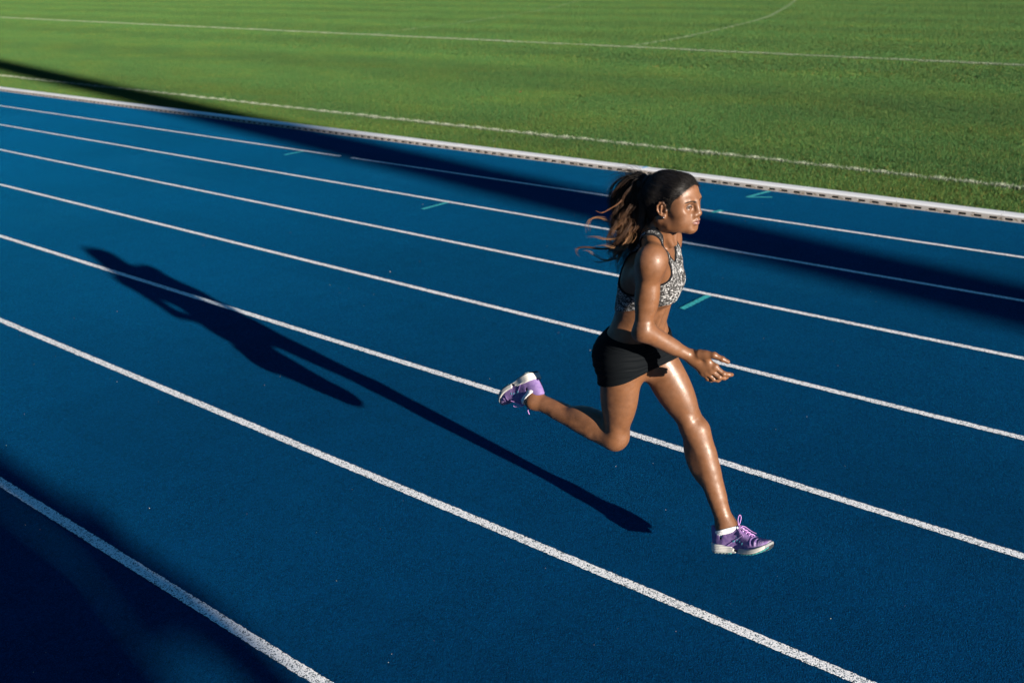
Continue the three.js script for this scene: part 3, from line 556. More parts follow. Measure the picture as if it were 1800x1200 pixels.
// legs
function leg(hip, kn, an, bendBack, front, capF) {
  const th = nrm(add(kn, hip, -1)), shn = nrm(add(an, kn, -1)), fw = nrm(add(front, th, -dot(front, th))), bk = nrm(add(bendBack, shn, -dot(bendBack, shn))), out = crs(th, fw);
  return group([
    cone(hip, kn, 0.083, 0.047, 0.03), ell(add(lerp3(hip, kn, 0.42), fw, 0.024), [0.06, 0.17, 0.06], 0.026, fw, th), ell(add(lerp3(hip, kn, 0.4), fw, -0.02), [0.06, 0.16, 0.062], 0.026, fw, th),
    ell(add(add(lerp3(hip, kn, 0.86), fw, 0.012), out, 0.026), [0.031, 0.052, 0.026], 0.013, fw, th), ell(add(add(lerp3(hip, kn, 0.84), fw, 0.012), out, -0.026), [0.031, 0.06, 0.027], 0.013, fw, th),
    ell(add(kn, nrm(add(fw.map((v) => v * capF), bk, -1)), 0.031), [0.026, 0.027, 0.0255], 0.012, fw, th), ell(kn, [0.046, 0.046, 0.047], 0.03), cone(add(kn, bk, -0.016), add(lerp3(kn, an, 0.22), bk, -0.017), 0.033, 0.034, 0.03),
    cone(kn, an, 0.046, 0.0285, 0.03), cone(add(lerp3(kn, an, 0.04), bk, -0.016), add(lerp3(kn, an, 0.4), bk, -0.01), 0.04, 0.038, 0.035), cone(add(lerp3(kn, an, 0.3), bk, -0.01), add(lerp3(kn, an, 0.7), bk, -0.006), 0.038, 0.028, 0.03), cone(add(kn, bk, -0.012), add(an, bk, -0.004), 0.03, 0.024, 0.02),
    ell(add(add(lerp3(kn, an, 0.3), bk, 0.034), out, 0.013), [0.04, 0.11, 0.034], 0.02, bk, shn), ell(add(add(lerp3(kn, an, 0.28), bk, 0.033), out, -0.013), [0.039, 0.105, 0.034], 0.02, bk, shn),
    cone(lerp3(kn, an, 0.5), add(an, bk, 0.018), 0.034, 0.016, 0.03),
    ell(add(an, out, 0.024), [0.013, 0.016, 0.012], 0.014), ell(add(an, out, -0.024), [0.013, 0.016, 0.012], 0.014),
  ], 0.035);
}
// feet: the shoe's own axes (toe direction, up out of the shoe, to the right of the toe direction)
function footFrame(ankle, toe, upHint) { const L = nrm(toe), U = nrm(add(upHint, L, -dot(upHint, L))); return { o: ankle, L, U, W: crs(L, U) }; }
const footL = footFrame(J.anL, [0.957, 0.281, -0.06], [-0.28, 0.9, -0.3]), footR = footFrame(J.anR, [-0.782, -0.623, -0.004], [0.605, -0.76, 0.236]);
const inFoot = (F, l, u, w) => [0, 1, 2].map((i) => F.o[i] + F.L[i] * l + F.U[i] * u + F.W[i] * w);
const foot = (F) => [cone(F.o, inFoot(F, -0.028, -0.045, 0), 0.032, 0.026, 0.03), cone(F.o, inFoot(F, 0.08, -0.05, 0), 0.03, 0.022, 0.03)];
const legR = leg(J.hipR, J.knR, J.anR, [0.2, 1, 0], [1, 0, 0.1], 0.3), legL = leg(J.hipL, J.knL, J.anL, [-1, 0, 0], [1, 0.2, 0], 1);
legR.list.push(...foot(footR)); legL.list.push(...foot(footL));

const bodyGroups = [torso, legR, legL, head, earGroup, armR, armL, hand, ...fingers];
const bodyField = fieldOf(bodyGroups), prepBody = (x, y, z, R) => active(bodyGroups, x, y, z, R);
const BOX = [[-2.78, 0.12, -3.6], [-1.58, 1.78, -2.9]];

// hairline in the head's axes
const hairX = spline([-0.2, -0.075, -0.05, -0.03, -0.016, -0.008, 0.004, 0.02, 0.041, 0.058, 0.078, 0.094, 0.2], [-0.075, -0.072, -0.058, -0.035, 0.004, 0.028, 0.033, 0.037, 0.048, 0.066, 0.08, 0.088, 0.1]);
function hairAt(x, y, z) {                                     // > 0 inside the hair (metres from the hairline)
  let h = hairX(y) - x; const nape = y + 0.075; h = Math.min(h, nape);
  const ex = (x - 0.004) / 0.022, ey = (y - 0.001) / 0.034; if (Math.abs(z) > 0.05) h = Math.min(h, (Math.hypot(ex, ey) - 1) * 0.02);
  return h;
}
const SKIN = [0.142, 0.06, 0.0255], LIP = [0.16, 0.068, 0.06], HAIR = [0.011, 0.009, 0.008];
const toward = (a, b, t) => { for (let i = 0; i < 3; i++) a[i] = mix(a[i], b[i], t); };
function skinAt(x, y, z) {
  const n = 1 + 0.16 * noise(x * 9, y * 9, z * 9) + 0.14 * noise(x * 45, y * 45, z * 45) + 0.1 * noise(x * 180, y * 180, z * 180), c = [SKIN[0] * n, SKIN[1] * n, SKIN[2] * n];
  const hx = x - J.head[0], hy = y - J.head[1], hz = z - J.head[2];
  if (hy > -0.11 && Math.abs(hz) < 0.1 && hx > -0.15) {
    const a = Math.abs(hz), out = hx > 0.05;
    toward(c, HAIR, sm(-0.006, 0.008, hairAt(hx, hy, hz) + 0.006 * noise(hx * 160, hy * 160, hz * 160)) * 0.95);
    if (out) {
      // lips: a band round the mouth line
      const t = a / 0.025, mid = -0.0405 - 0.0035 * t * t, top = mid + 0.0105 * (1 - Math.pow(t, 1.7)) - 0.0018 * Math.exp(-((a / 0.004) ** 2)), bot = mid - 0.0135 * (1 - t * t);
      if (t < 1 && hx > 0.085) { toward(c, LIP, sm(0, 0.002, top - hy) * sm(0, 0.002, hy - bot)); toward(c, [0.06, 0.02, 0.018], 0.85 * Math.exp(-(((hy - mid) / 0.0013) ** 2))); }
      // eyebrow
      const bt = (a - 0.0115) / 0.042, by = 0.0315 + 0.0075 * Math.sin(clamp(bt, 0, 1) * Math.PI * 0.8) - 0.002 * bt, bw = 0.0056 * (1 - 0.6 * clamp(bt, 0, 1));
      if (bt > -0.05 && bt < 1.02) toward(c, [0.01, 0.007, 0.005], 0.75 * sm(bw, bw * 0.3, Math.abs(hy - by)) * (0.8 + 0.5 * noise(hx * 400, hy * 300, hz * 400)));
      // eye: ball between the lids, lined lids
      const ez = a - 0.0315, ey = hy - 0.0132, wd = 0.0145, q = ez / wd;
      if (Math.abs(q) < 1.35) {
        const upE = 0.0044 * (1 - q * q), loE = -0.0034 * (1 - q * q);
        toward(c, [0.05, 0.024, 0.018], 0.75 * Math.exp(-(((ey - 0.0095) / 0.005) ** 2)) * sm(1.35, 0.9, Math.abs(q)));
        if (Math.abs(q) < 1.15) { toward(c, [0.008, 0.006, 0.006], sm(0.0032, 0.0012, Math.abs(ey - upE - 0.0008))); toward(c, [0.025, 0.013, 0.011], 0.8 * sm(0.0026, 0.0008, Math.abs(ey - loE + 0.0006))); }
      }
    }
  }
  return c;
}
const runner = grp('person');
tag(runner, 'woman in black shorts and mottled sports bra sprinting with ponytail flying', 'person');
const skinMat = new THREE.MeshPhysicalMaterial({ color: 0xffffff, vertexColors: true, roughness: 1, roughnessMap: canvasTexture(256, 4, (u) => [u, u, u], false), specularIntensity: 1, clearcoat: 0.22, clearcoatRoughness: 0.36 });
{
  const g = surfaceNets(bodyField, prepBody, BOX[0], BOX[1], BODY_CELL);
  paint(g, skinAt);
  { const n = g.attributes.normal, p = g.attributes.position; for (let i = 0; i < n.count; i++) { const x = p.getX(i) * 210, y = p.getY(i) * 210, z = p.getZ(i) * 210, a = 0.06, b = 0.05, q = nrm([n.getX(i) + a * noise(x, y, z) + b * noise(x * 0.23, y * 0.23, z * 0.23), n.getY(i) + a * noise(y, z + 7, x) + b * noise(y * 0.23, z * 0.23 + 4, x * 0.23), n.getZ(i) + a * noise(z + 3, x, y + 9)]); n.setXYZ(i, ...q); }
    // dry and sweaty skin: the gloss varies over the body (looked up along the map's u)
    const uv = new Float32Array(n.count * 2); for (let i = 0; i < n.count; i++) { const x = p.getX(i), y = p.getY(i), z = p.getZ(i), face = sm(1.53, 1.58, y); uv[i * 2] = clamp(0.5 + 0.07 * face + 0.12 * noise(x * 12, y * 12, z * 12) + 0.12 * noise(x * 48, y * 48, z * 48) + 0.12 * noise(x * 170, y * 170, z * 170), 0.3, 0.95); uv[i * 2 + 1] = 0.5; } g.setAttribute('uv', new THREE.BufferAttribute(uv, 2)); }   // pores and fine unevenness
  obj('body', g, skinMat, runner);
}
// eyes: glossy balls behind the lids, lashes along the upper lid
for (const s of [-1, 1]) {
  const g = new THREE.SphereGeometry(0.0123, 40, 28), look = nrm([1, -0.02, 0.05 * s]), p = g.attributes.position, c = [];
  for (let i = 0; i < p.count; i++) { const d = (p.getX(i) * look[0] + p.getY(i) * look[1] + p.getZ(i) * look[2]) / 0.0123, a = Math.acos(clamp(d, -1, 1)); c.push(...(a < 0.2 ? [0.004, 0.004, 0.004] : a < 0.5 ? [0.03, 0.016, 0.01] : [0.17, 0.145, 0.13])); }
  g.setAttribute('color', new THREE.Float32BufferAttribute(c, 3)); const e = obj('eye', g, new THREE.MeshPhysicalMaterial({ color: 0xffffff, vertexColors: true, roughness: 0.25 }), runner); e.position.set(...hp(0.0785, 0.0135, 0.0315 * s));
  const lash = tube([hp(0.0905, 0.0145, 0.0185 * s), hp(0.094, 0.0178, 0.0255 * s), hp(0.094, 0.0188, 0.0325 * s), hp(0.0888, 0.0175, 0.0405 * s), hp(0.081, 0.0155, 0.049 * s)], 0.0009, (t) => 0.0007 + 0.0009 * Math.sin(t * 2.6), 24, 6); obj('eyelashes', lash, std(rgb(0.006, 0.005, 0.005), 0.6), runner);
}
// ---------------------------------------------------------------- sports bra and shorts: cloth lying on the body
{
  const braTorso = group([...torso.list, ell(tp(0.072, 0.322, 0), [0.046, 0.05, 0.075], 0.03, F0c, TA)], 0.03), gs = [braTorso, group([headList[0]], 0.03), armR, armL], f = fieldOf(gs);
  const lin = (xs, ys) => (x) => { if (x <= xs[0]) return ys[0]; for (let i = 1; i < xs.length; i++) if (x <= xs[i]) return mix(ys[i - 1], ys[i], (x - xs[i - 1]) / (xs[i] - xs[i - 1])); return ys[ys.length - 1]; };
  const raF = lin([0.36, 0.385, 0.41, 0.43, 0.455, 0.50, 0.53, 0.56, 0.6], [0.2, 0.15, 0.118, 0.104, 0.097, 0.092, 0.09, 0.086, 0.08]), rnF = lin([0.42, 0.435, 0.45, 0.48, 0.5, 0.53, 0.56, 0.6], [-0.02, 0.004, 0.026, 0.052, 0.062, 0.064, 0.06, 0.055]);
  const raB = lin([0.3, 0.33, 0.36, 0.40, 0.46, 0.52, 0.56, 0.6], [0.2, 0.15, 0.1, 0.062, 0.056, 0.075, 0.086, 0.08]), rnB = lin([0.44, 0.47, 0.50, 0.53, 0.56, 0.6], [-0.02, 0.002, 0.03, 0.048, 0.058, 0.055]);
  const hem = (x, y) => (1.204 + 0.28 * (x + 2.03) - y) * 0.96;
  const edge = (x, y, z) => { const [a, u, r] = trunk(x, y, z), t = sm(-0.035, 0.0, a), R = Math.abs(r); return Math.max(R - mix(raB(u), raF(u), t), mix(rnB(u), rnF(u), t) - R) * 0.85; };
  const cloth = (x, y, z, act) => { const h = hem(x, y), e = edge(x, y, z), band = 0.0012 * sm(0.0025, 0, Math.abs(-h - 0.024)), pipe = 0.0016 * sm(0.004, 0.001, Math.abs(e + 0.0028)); return smax(smax(f(x, y, z, act) - 0.0042 + band - pipe, h, 0.002), e, 0.002); };
  const lo = [-2.3, 1.1, -3.46], hi = [-1.84, 1.57, -3.0];
  const g = surfaceNets(cloth, (x, y, z, R) => active(gs, x, y, z, R), lo, hi, 0.0018);
  paint(g, (x, y, z) => {
    const [a, u, r] = trunk(x, y, z), e = edge(x, y, z), ang = Math.atan2(r, a + 0.02) * 0.11, s = [ang, u];
    if (e > -0.0058) return [0.005, 0.006, 0.008];
    const n = noise(s[0] * 190, s[1] * 215, 1.5) + 0.5 * noise(s[0] * 330, s[1] * 350, 6.5) + 0.45 * noise(s[0] * 38, s[1] * 38, 3), m = noise(s[0] * 130 + 30, s[1] * 300, 9.5);
    let k = n > 0.32 ? 0.34 : n > 0.08 ? 0.12 : n > -0.2 ? 0.045 : 0.018; if (m > 0.5) k = 0.32;
    return [k, k * 1.0, k * 1.02];
  });
  obj('sports_bra', g, new THREE.MeshPhysicalMaterial({ color: 0xffffff, roughness: 0.8, specularIntensity: 0.25, vertexColors: true }), runner).userData.label = 'sports bra in a mottled black, grey and white print';
}
{
  const gR = [torso, legR], gL = [torso, legL], fR = fieldOf(gR), fL = fieldOf(gL), both = [torso, legR, legL];
  const top = (x, y, z) => (y - (1.052 - 0.13 * (x + 2.12))) * 0.98;
  const thR = nrm(add(J.knR, J.hipR, -1)), thL = nrm(add(J.knL, J.hipL, -1));
  const hemR = (x, y, z) => (0.822 + 0.33 * (x + 2.274) - y - 0.22 * (z + 3.2)) * 0.92;
  const hemL = (x, y, z) => (0.874 + 0.62 * (x + 2.097) - y) * 0.85;
  const fold = (x, y, z) => {                                  // ruched folds running round the hips
    const w = y - 0.16 * (x + 2.1) + 0.012 * noise(x * 9, 3, z * 9), amp = 0.5 + 0.5 * sm(0.02, 0.11, 1.05 - y);
    const n = noise(x * 5, w * 62, z * 5) + 0.6 * noise(x * 7 + 9, w * 120, z * 7), c = noise(x * 14, y * 14, z * 14);
    return amp * (0.0034 * n + 0.0014 * c);
  };
  const band = (x, y, z) => 0.0016 * sm(0.0025, 0.0, Math.abs(top(x, y, z) + 0.03));
  const piece = (field, hem) => (x, y, z, act) => { const t = top(x, y, z), h = hem(x, y, z); return smax(smax(field(x, y, z, act) - 0.0065 - fold(x, y, z) * sm(0.0, -0.02, t) + band(x, y, z) - 0.0015 * sm(0.008, 0.004, Math.abs(h + 0.006)), t, 0.003), h, 0.003); };
  const pR = piece(fR, hemR), pL = piece(fL, hemL);
  const cloth = (x, y, z, act) => smin(pR(x, y, z, act[0]), pL(x, y, z, act[1]), 0.012);
  const g = surfaceNets(cloth, (x, y, z, R) => [active(gR, x, y, z, R), active(gL, x, y, z, R)], [-2.34, 0.75, -3.52], [-1.9, 1.12, -3.06], 0.0025);
  const shorts = obj('shorts', g, new THREE.MeshPhysicalMaterial({ color: rgb(0.003, 0.0042, 0.0056), roughness: 0.8, specularIntensity: 0.16 }), runner); shorts.userData.label = 'tight black running shorts with ruched sides';
}
// ---------------------------------------------------------------- socks and running shoes
function makeShoe(F, inner, legGroup) {                        // inner: +1 when the inner side of the foot lies at +w
  const shoe = grp('shoe', runner); shoe.matrixAutoUpdate = true;
  const M4 = new THREE.Matrix4().makeBasis(V(...F.L), V(...F.U), V(...F.W)).setPosition(V(...F.o)); M4.decompose(shoe.position, shoe.quaternion, shoe.scale);
  const LS = [-0.072, -0.062, -0.045, -0.02, 0.02, 0.06, 0.10, 0.135, 0.165, 0.188, 0.203, 0.212];
  const hw = spline(LS, [0.004, 0.022, 0.033, 0.036, 0.033, 0.0345, 0.042, 0.0455, 0.042, 0.033, 0.02, 0.004]);
  const yb = spline(LS, [-0.106, -0.113, -0.118, -0.118, -0.118, -0.118, -0.118, -0.115, -0.106, -0.094, -0.083, -0.075]);
  const ym = spline(LS, [-0.082, -0.082, -0.083, -0.085, -0.090, -0.096, -0.098, -0.094, -0.086, -0.077, -0.069, -0.064]);
  const yt = spline(LS, [-0.02, -0.006, -0.008, -0.026, -0.032, -0.012, -0.036, -0.052, -0.056, -0.057, -0.06, -0.064]);
  const cw = (l) => inner * 0.006 * sm(0.05, 0.2, l);
  const upperF = (l, u, w) => {
    const h = hw(l), b = ym(l), t = yt(l), q = clamp((u - b) / Math.max(0.004, t - b), 0, 1.2), round = Math.sqrt(Math.max(0.02, 1 - Math.pow(q * 0.93, 2.6))), ankle = sm(0.075, 0.02, l), wd = mix(h * 0.97 * mix(0.6, 1, round), 0.0365 * Math.sqrt(Math.max(0.003, 1 - Math.pow(clamp((0.012 - l) / 0.081, 0, 1), 2.4))) * mix(1, 0.9, q), ankle * 0.85);
    let d = smax(Math.abs(w - cw(l)) - wd, u - t, mix(0.02, 0.008, ankle)); d = smax(d, b - 0.006 - u, 0.004); d = smax(d, Math.abs(l - 0.07) - 0.139, 0.012);
    // stitched overlays and toe creases
    d -= 0.0014 * sm(0.004, 0.0015, Math.abs(u - (-0.098 + (l + 0.005) * 0.62))) * sm(-0.02, 0.0, l) * sm(0.1, 0.08, l);
    d -= 0.0022 * Math.sin((l - 0.12) * 300) * sm(0.118, 0.13, l) * sm(0.165, 0.15, l) * sm(-0.085, -0.07, u);
    d -= 0.0012 * noise(l * 40, u * 40, w * 40);
    const a = (l + 0.008) / 0.036, c = w / 0.0315; const hole = (Math.hypot(a, c) - 1) * 0.03;      // where the ankle goes in
    return smax(d, -Math.max(hole, -0.06 - u), 0.004) * 0.85;
  };
  const net = (f, h = 0.0024) => surfaceNets(f, () => 1, [-0.085, -0.13, -0.06], [0.225, 0.03, 0.06], h);
  const up = net(upperF); paint(up, (l, u, w) => {
    const n = 1 + 0.2 * noise(l * 60, u * 60, w * 60) + 0.16 * noise(l * 260, u * 260, w * 260); let c = [0.2 * n, 0.125 * n, 0.3 * n];
    const back = sm(0.02, -0.03, l); if (noise(l * 95, u * 95, w * 95) > 0.24) { c = [c[0] * 0.72, c[1] * 0.66, c[2] * 0.86]; }
    toward(c, [0.14, 0.095, 0.25], 0.5 * back);
    if (l > 0.148 && l < 0.185 && Math.sin(l * 900) * Math.sin(u * 900 + w * 500) > 0.45) toward(c, [0.5, 0.47, 0.56], 0.6);   // knit dots on the toe
    if (l > 0.197) toward(c, [0.4, 0.36, 0.45], 0.6);
    return c;
  });
  obj('upper', up, std(0xffffff, 0.72, { vertexColors: true }), shoe);
  // midsole: thick white heel block, low grey forefoot, a dark gap between
  const solid = (l, u, w, top, bot, grow) => smax(smax(smax(Math.abs(w - cw(l)) - hw(l) - grow * sm(-0.074, -0.05, l) * sm(0.212, 0.19, l), u - top, 0.006), bot - u, 0.004), Math.abs(l - 0.07) - 0.1415, 0.004);
  const heel = net((l, u, w) => { let d = solid(l, u, w, ym(l) + 0.004, yb(l) + 0.004, 0.0055 + 0.0012 * Math.sin(u * 900)); d = smax(d, l - 0.048 + 0.55 * (u + 0.1) - 0.004 * Math.sin(u * 500), 0.003); return smax(d, -0.073 - l, 0.004) * 0.8; });
  paint(heel, (l, u, w) => { const n = 0.62 * (1 + 0.12 * noise(l * 90, u * 90, w * 90) + 0.12 * noise(l * 300, u * 500, w * 300)); return [n, n * 0.97, n * 0.9]; });
  const mid = obj('midsole', heel, std(0xffffff, 0.7, { vertexColors: true }), shoe);
  const fore = net((l, u, w) => smax(solid(l, u, w, ym(l) + 0.003, yb(l) + 0.004, 0.0045), 0.068 - l + 0.4 * (u + 0.1), 0.004) * 0.8);
  paint(fore, (l, u, w) => { const n = (Math.sin(l * 1300) * Math.sin(u * 1500) > 0 ? 0.5 : 0.36) * (1 + 0.15 * noise(l * 200, u * 200, w * 200)); return l > 0.19 ? [0.16, 0.17, 0.18] : [n, n * 0.98, n * 0.92]; });
  obj('forefoot_midsole', fore, std(0xffffff, 0.7, { vertexColors: true }), mid);
  const shank = net((l, u, w) => smax(solid(l, u, w, ym(l) + 0.002, yb(l) + 0.009, -0.003), Math.abs(l - 0.055) - 0.035, 0.004) * 0.8);
  obj('arch', shank, std(rgb(0.012, 0.014, 0.02), 0.5), mid);
  // outsole with lugs
  const lug = (l, w) => 0.0014 * (Math.sin(l * 420) > -0.2 && Math.abs(Math.sin(w * 150)) > 0.3 ? 1 : 0);
  const outG = net((l, u, w) => smax(smax(solid(l, u, w, yb(l) + 0.0035, yb(l) - lug(l, w), 0.004), -(Math.abs(l - 0.055) - 0.022), 0.004), -0.07 - l, 0.003) * 0.7);
  paint(outG, (l, u, w) => Math.abs(w) > 0.026 && l > 0.02 ? [0.03, 0.22, 0.22] : Math.abs(w) > 0.028 ? [0.2, 0.26, 0.25] : [0.02, 0.024, 0.032]);
  obj('outsole', outG, std(0xffffff, 0.7, { vertexColors: true }), shoe);
  // tongue
  const tong = net((l, u, w) => { const a = (l - 0.042 - (u + 0.02) * -0.12), d = smax(smax(Math.abs(a) - 0.005, Math.abs(w) - 0.021 + 3 * Math.max(0, u - 0.0) ** 1.3, 0.005), Math.abs(u + 0.012) - 0.03, 0.008); return d * 0.85; }, 0.002);
  obj('tongue', tong, std(rgb(0.3, 0.17, 0.44), 0.8), shoe);
  // laces: five crossings and a bow
  const lace = std(rgb(0.42, 0.22, 0.52), 0.75), parts = [], top = (l) => yt(l) + 0.0035;
  for (let i = 0; i < 5; i++) { const a = 0.056 + i * 0.0135; for (const s of [-1, 1]) parts.push(tube([[a, top(a) - 0.012, 0.021 * s], [a + 0.002, top(a) - 0.001, 0.012 * s], [a + 0.007, top(a + 0.007) + 0.0025 + 0.001 * s, 0], [a + 0.011, top(a + 0.012) - 0.001, -0.012 * s], [a + 0.0135, top(a + 0.0135) - 0.012, -0.02 * s]], 0.0021, 0.0021, 14, 6)); }
  const k0 = [0.058, -0.006, 0];
  parts.push(tube([k0, [0.059, 0.01, 0.005 * inner], [0.06, 0.029, 0.002], [0.065, 0.04, -0.004], [0.069, 0.03, -0.005], [0.064, 0.01, -0.004], k0], 0.0017, 0.0017, 30, 6));
  parts.push(tube([k0, [0.08, -0.006, 0.014], [0.1, -0.014, 0.022], [0.112, -0.02, 0.025], [0.108, -0.027, 0.025], [0.095, -0.022, 0.022], k0], 0.0017, 0.0017, 30, 6));
  parts.push(tube([k0, [0.075, -0.01, -0.018], [0.1, -0.03, -0.03], [0.12, -0.04, -0.034]], 0.0017, 0.0015, 16, 6), tube([k0, [0.07, -0.008, 0.02], [0.085, -0.03, 0.034], [0.1, -0.045, 0.042]], 0.0017, 0.0015, 16, 6));
  const kn = new THREE.IcosahedronGeometry(0.0052, 2); kn.translate(...k0); parts.push(kn.index ? kn : mergeVertices(kn));
  obj('laces', mergeGeometries(parts.map((g) => { const q = g.index ? g : mergeVertices(g); for (const n of Object.keys(q.attributes)) if (!['position', 'normal'].includes(n)) q.deleteAttribute(n); return q; })), lace, shoe);
  // teal ovals let into the side
  const tealM = std(rgb(0.05, 0.2, 0.28), 0.6);
  const ring = [[0.047, -0.066, 0.0075, 0.5], [0.063, -0.062, 0.0065, 0.9], [0.076, -0.068, 0.0062, 1.1], [0.088, -0.074, 0.006, 1.25], [0.06, -0.05, 0.0032, 0.2], [0.072, -0.054, 0.003, 0.5]];
  for (const [l, u, r, a] of ring) for (const s of [-1, 1]) { let w = 0.06; while (w > 0.005 && upperF(l, u, cw(l) + w * s) > 0) w -= 0.0004; const g = new THREE.SphereGeometry(1, 12, 8); g.scale(r, r * 0.55, 0.0012); g.rotateZ(a); g.translate(l, u, cw(l) + (w + 0.0002) * s); obj('oval_patch', g, tealM, shoe); }
  // sock: a ribbed white cuff round the ankle
  const gs = [legGroup], lf = fieldOf(gs), c = F.o;
  const sockF = (x, y, z, act) => { const l = (x - c[0]) * F.L[0] + (y - c[1]) * F.L[1] + (z - c[2]) * F.L[2], u = (x - c[0]) * F.U[0] + (y - c[1]) * F.U[1] + (z - c[2]) * F.U[2], w = (x - c[0]) * F.W[0] + (y - c[1]) * F.W[1] + (z - c[2]) * F.W[2]; return smax(smax(lf(x, y, z, act) - 0.0034 - 0.0005 * Math.sin(Math.atan2(w, l) * 60), u + 0.019 - 0.01 * (l / 0.04), 0.002), -0.055 - u, 0.002); };
  const sg = surfaceNets(sockF, (x, y, z, R) => active(gs, x, y, z, R), c.map((v) => v - 0.085), c.map((v) => v + 0.085), 0.0022);
  obj('sock', sg, std(rgb(0.75, 0.75, 0.76), 0.85), runner);
  return shoe;
}
makeShoe(footL, 1, legL).userData.label = 'purple running shoe on the leading foot';
makeShoe(footR, -1, legR).userData.label = 'purple running shoe kicked up behind';
// ---------------------------------------------------------------- hair
{
  const gs = [group(headList, 0.03)], hf = fieldOf(gs), hd = J.head, root = [-0.112, 0.082, 0];
  // cap of hair drawn back to the ponytail: thin at the hairline, combed ridges towards the root
  const comb = (x, y, z) => { const a = Math.atan2(z, y - root[1] + 0.001), r = Math.hypot(x - root[0], y - root[1], z); return 0.0011 * noise(a * 26, r * 9, 1) + 0.0008 * noise(a * 60, r * 20, 4); };
  const capF = (X, Y, Z, act) => { const x = X - hd[0], y = Y - hd[1], z = Z - hd[2], h = hairAt(x, y, z), t = h > 0 ? 0.0085 * sm(0, 0.04, h) + 0.001 : h * 0.8; return (hf(X, Y, Z, act) - t - comb(x, y, z) * sm(0, 0.02, h)) * 0.9; };
  const lo = [hd[0] - 0.16, hd[1] - 0.1, hd[2] - 0.11], hi = [hd[0] + 0.12, hd[1] + 0.15, hd[2] + 0.11];
  const clip = (X, Y, Z, act) => { const h = hairAt(X - hd[0], Y - hd[1], Z - hd[2]); return smax(capF(X, Y, Z, act), -h - 0.002, 0.002); };
  const g = surfaceNets(clip, (x, y, z, R) => active(gs, x, y, z, R), lo, hi, 0.0022);
  paint(g, (X, Y, Z) => { const n = 1 + 0.5 * noise(X * 90, Y * 90, Z * 90); return [0.006 * n, 0.005 * n, 0.0048 * n]; });
  const hairMat = new THREE.MeshPhysicalMaterial({ color: 0xffffff, roughness: 0.55, specularIntensity: 0.55, vertexColors: true }), hair = obj('hair', g, hairMat, runner); hair.userData.label = 'black hair drawn back tight into a ponytail';

  // strands: thin tapering ribbons with three sides, many to a mesh
  const buf = () => ({ p: [], c: [], i: [] });
  function strand(B, pts, r, col, seg) {                       // pts: control points in head axes; col(t) -> rgb
    const c = new THREE.CatmullRomCurve3(pts.map((p) => V(hd[0] + p[0], hd[1] + p[1], hd[2] + p[2]))), P = c.getPoints(seg), b0 = B.p.length / 3; let side = V(rnd() - 0.5, rnd() - 0.5, rnd() - 0.5).normalize();
    P.forEach((o, k) => {
      const t = k / seg, d = P[Math.min(seg, k + 1)].clone().sub(P[Math.max(0, k - 1)]).normalize(), s = side.clone().addScaledVector(d, -side.dot(d)).normalize(), n = V(0, 0, 0).crossVectors(d, s), R = r * (1 - 0.75 * t * t), q = col(t); side = s;
      for (let m = 0; m < 3; m++) { const a = m * 2.094; B.p.push(o.x + (s.x * Math.cos(a) + n.x * Math.sin(a)) * R, o.y + (s.y * Math.cos(a) + n.y * Math.sin(a)) * R, o.z + (s.z * Math.cos(a) + n.z * Math.sin(a)) * R); B.c.push(...q); }
      if (k) for (let m = 0; m < 3; m++) { const a = b0 + (k - 1) * 3 + m, e = b0 + (k - 1) * 3 + (m + 1) % 3; B.i.push(a, e, a + 3, e, e + 3, a + 3); }
    });
  }
  const flush = (B, name, parent, m = hairMat) => { const q = new THREE.BufferGeometry(); q.setAttribute('position', new THREE.Float32BufferAttribute(B.p, 3)); q.setAttribute('color', new THREE.Float32BufferAttribute(B.c, 3)); q.setIndex(B.i); q.computeVertexNormals(); return obj(name, q, m, parent); };
  const dark = () => { const k = rr(0.5, 1.5) * (rnd() < 0.1 ? 2.2 : 1); return [0.008 * k, 0.0065 * k, 0.0058 * k]; };
  // short hairs lying over the cap, curling off it at the hairline
  const S = buf(), pos = g.attributes.position, nor = g.attributes.normal;
  for (let n = 0; n < 7500; n++) {
    const i = Math.floor(rnd() * pos.count), x = pos.getX(i) - hd[0], y = pos.getY(i) - hd[1], z = pos.getZ(i) - hd[2], h = hairAt(x, y, z), nx = nor.getX(i), ny = nor.getY(i), nz = nor.getZ(i);
    if (h < 0 || nx * x + ny * y + nz * z < 0) continue;
    const to = nrm([root[0] - x, root[1] - y, root[2] - z]), dn = to[0] * nx + to[1] * ny + to[2] * nz, tg = nrm([to[0] - dn * nx, to[1] - dn * ny, to[2] - dn * nz]), sd = crs(tg, [nx, ny, nz]), L = rr(0.012, 0.032), frizz = rr(-1, 1) * 0.35, lift = rr(0.0003, 0.0016) + (rnd() < 0.12 ? 0.002 : 0), base = dark();
    const pt = (t, up) => [0, 1, 2].map((q) => [x, y, z][q] + tg[q] * L * t + [nx, ny, nz][q] * (up - 2.2 * (L * t) ** 2 * 2) + sd[q] * L * frizz * t * t);
    strand(S, [pt(-0.1, 0), pt(0.3, lift), pt(0.65, lift * 1.2), pt(1, lift * 0.6)], rr(0.00022, 0.00042), () => base, 5);
  }
  flush(S, 'hair_strands', hair);
  const fz = buf();                                             // loose short curls along the hairline
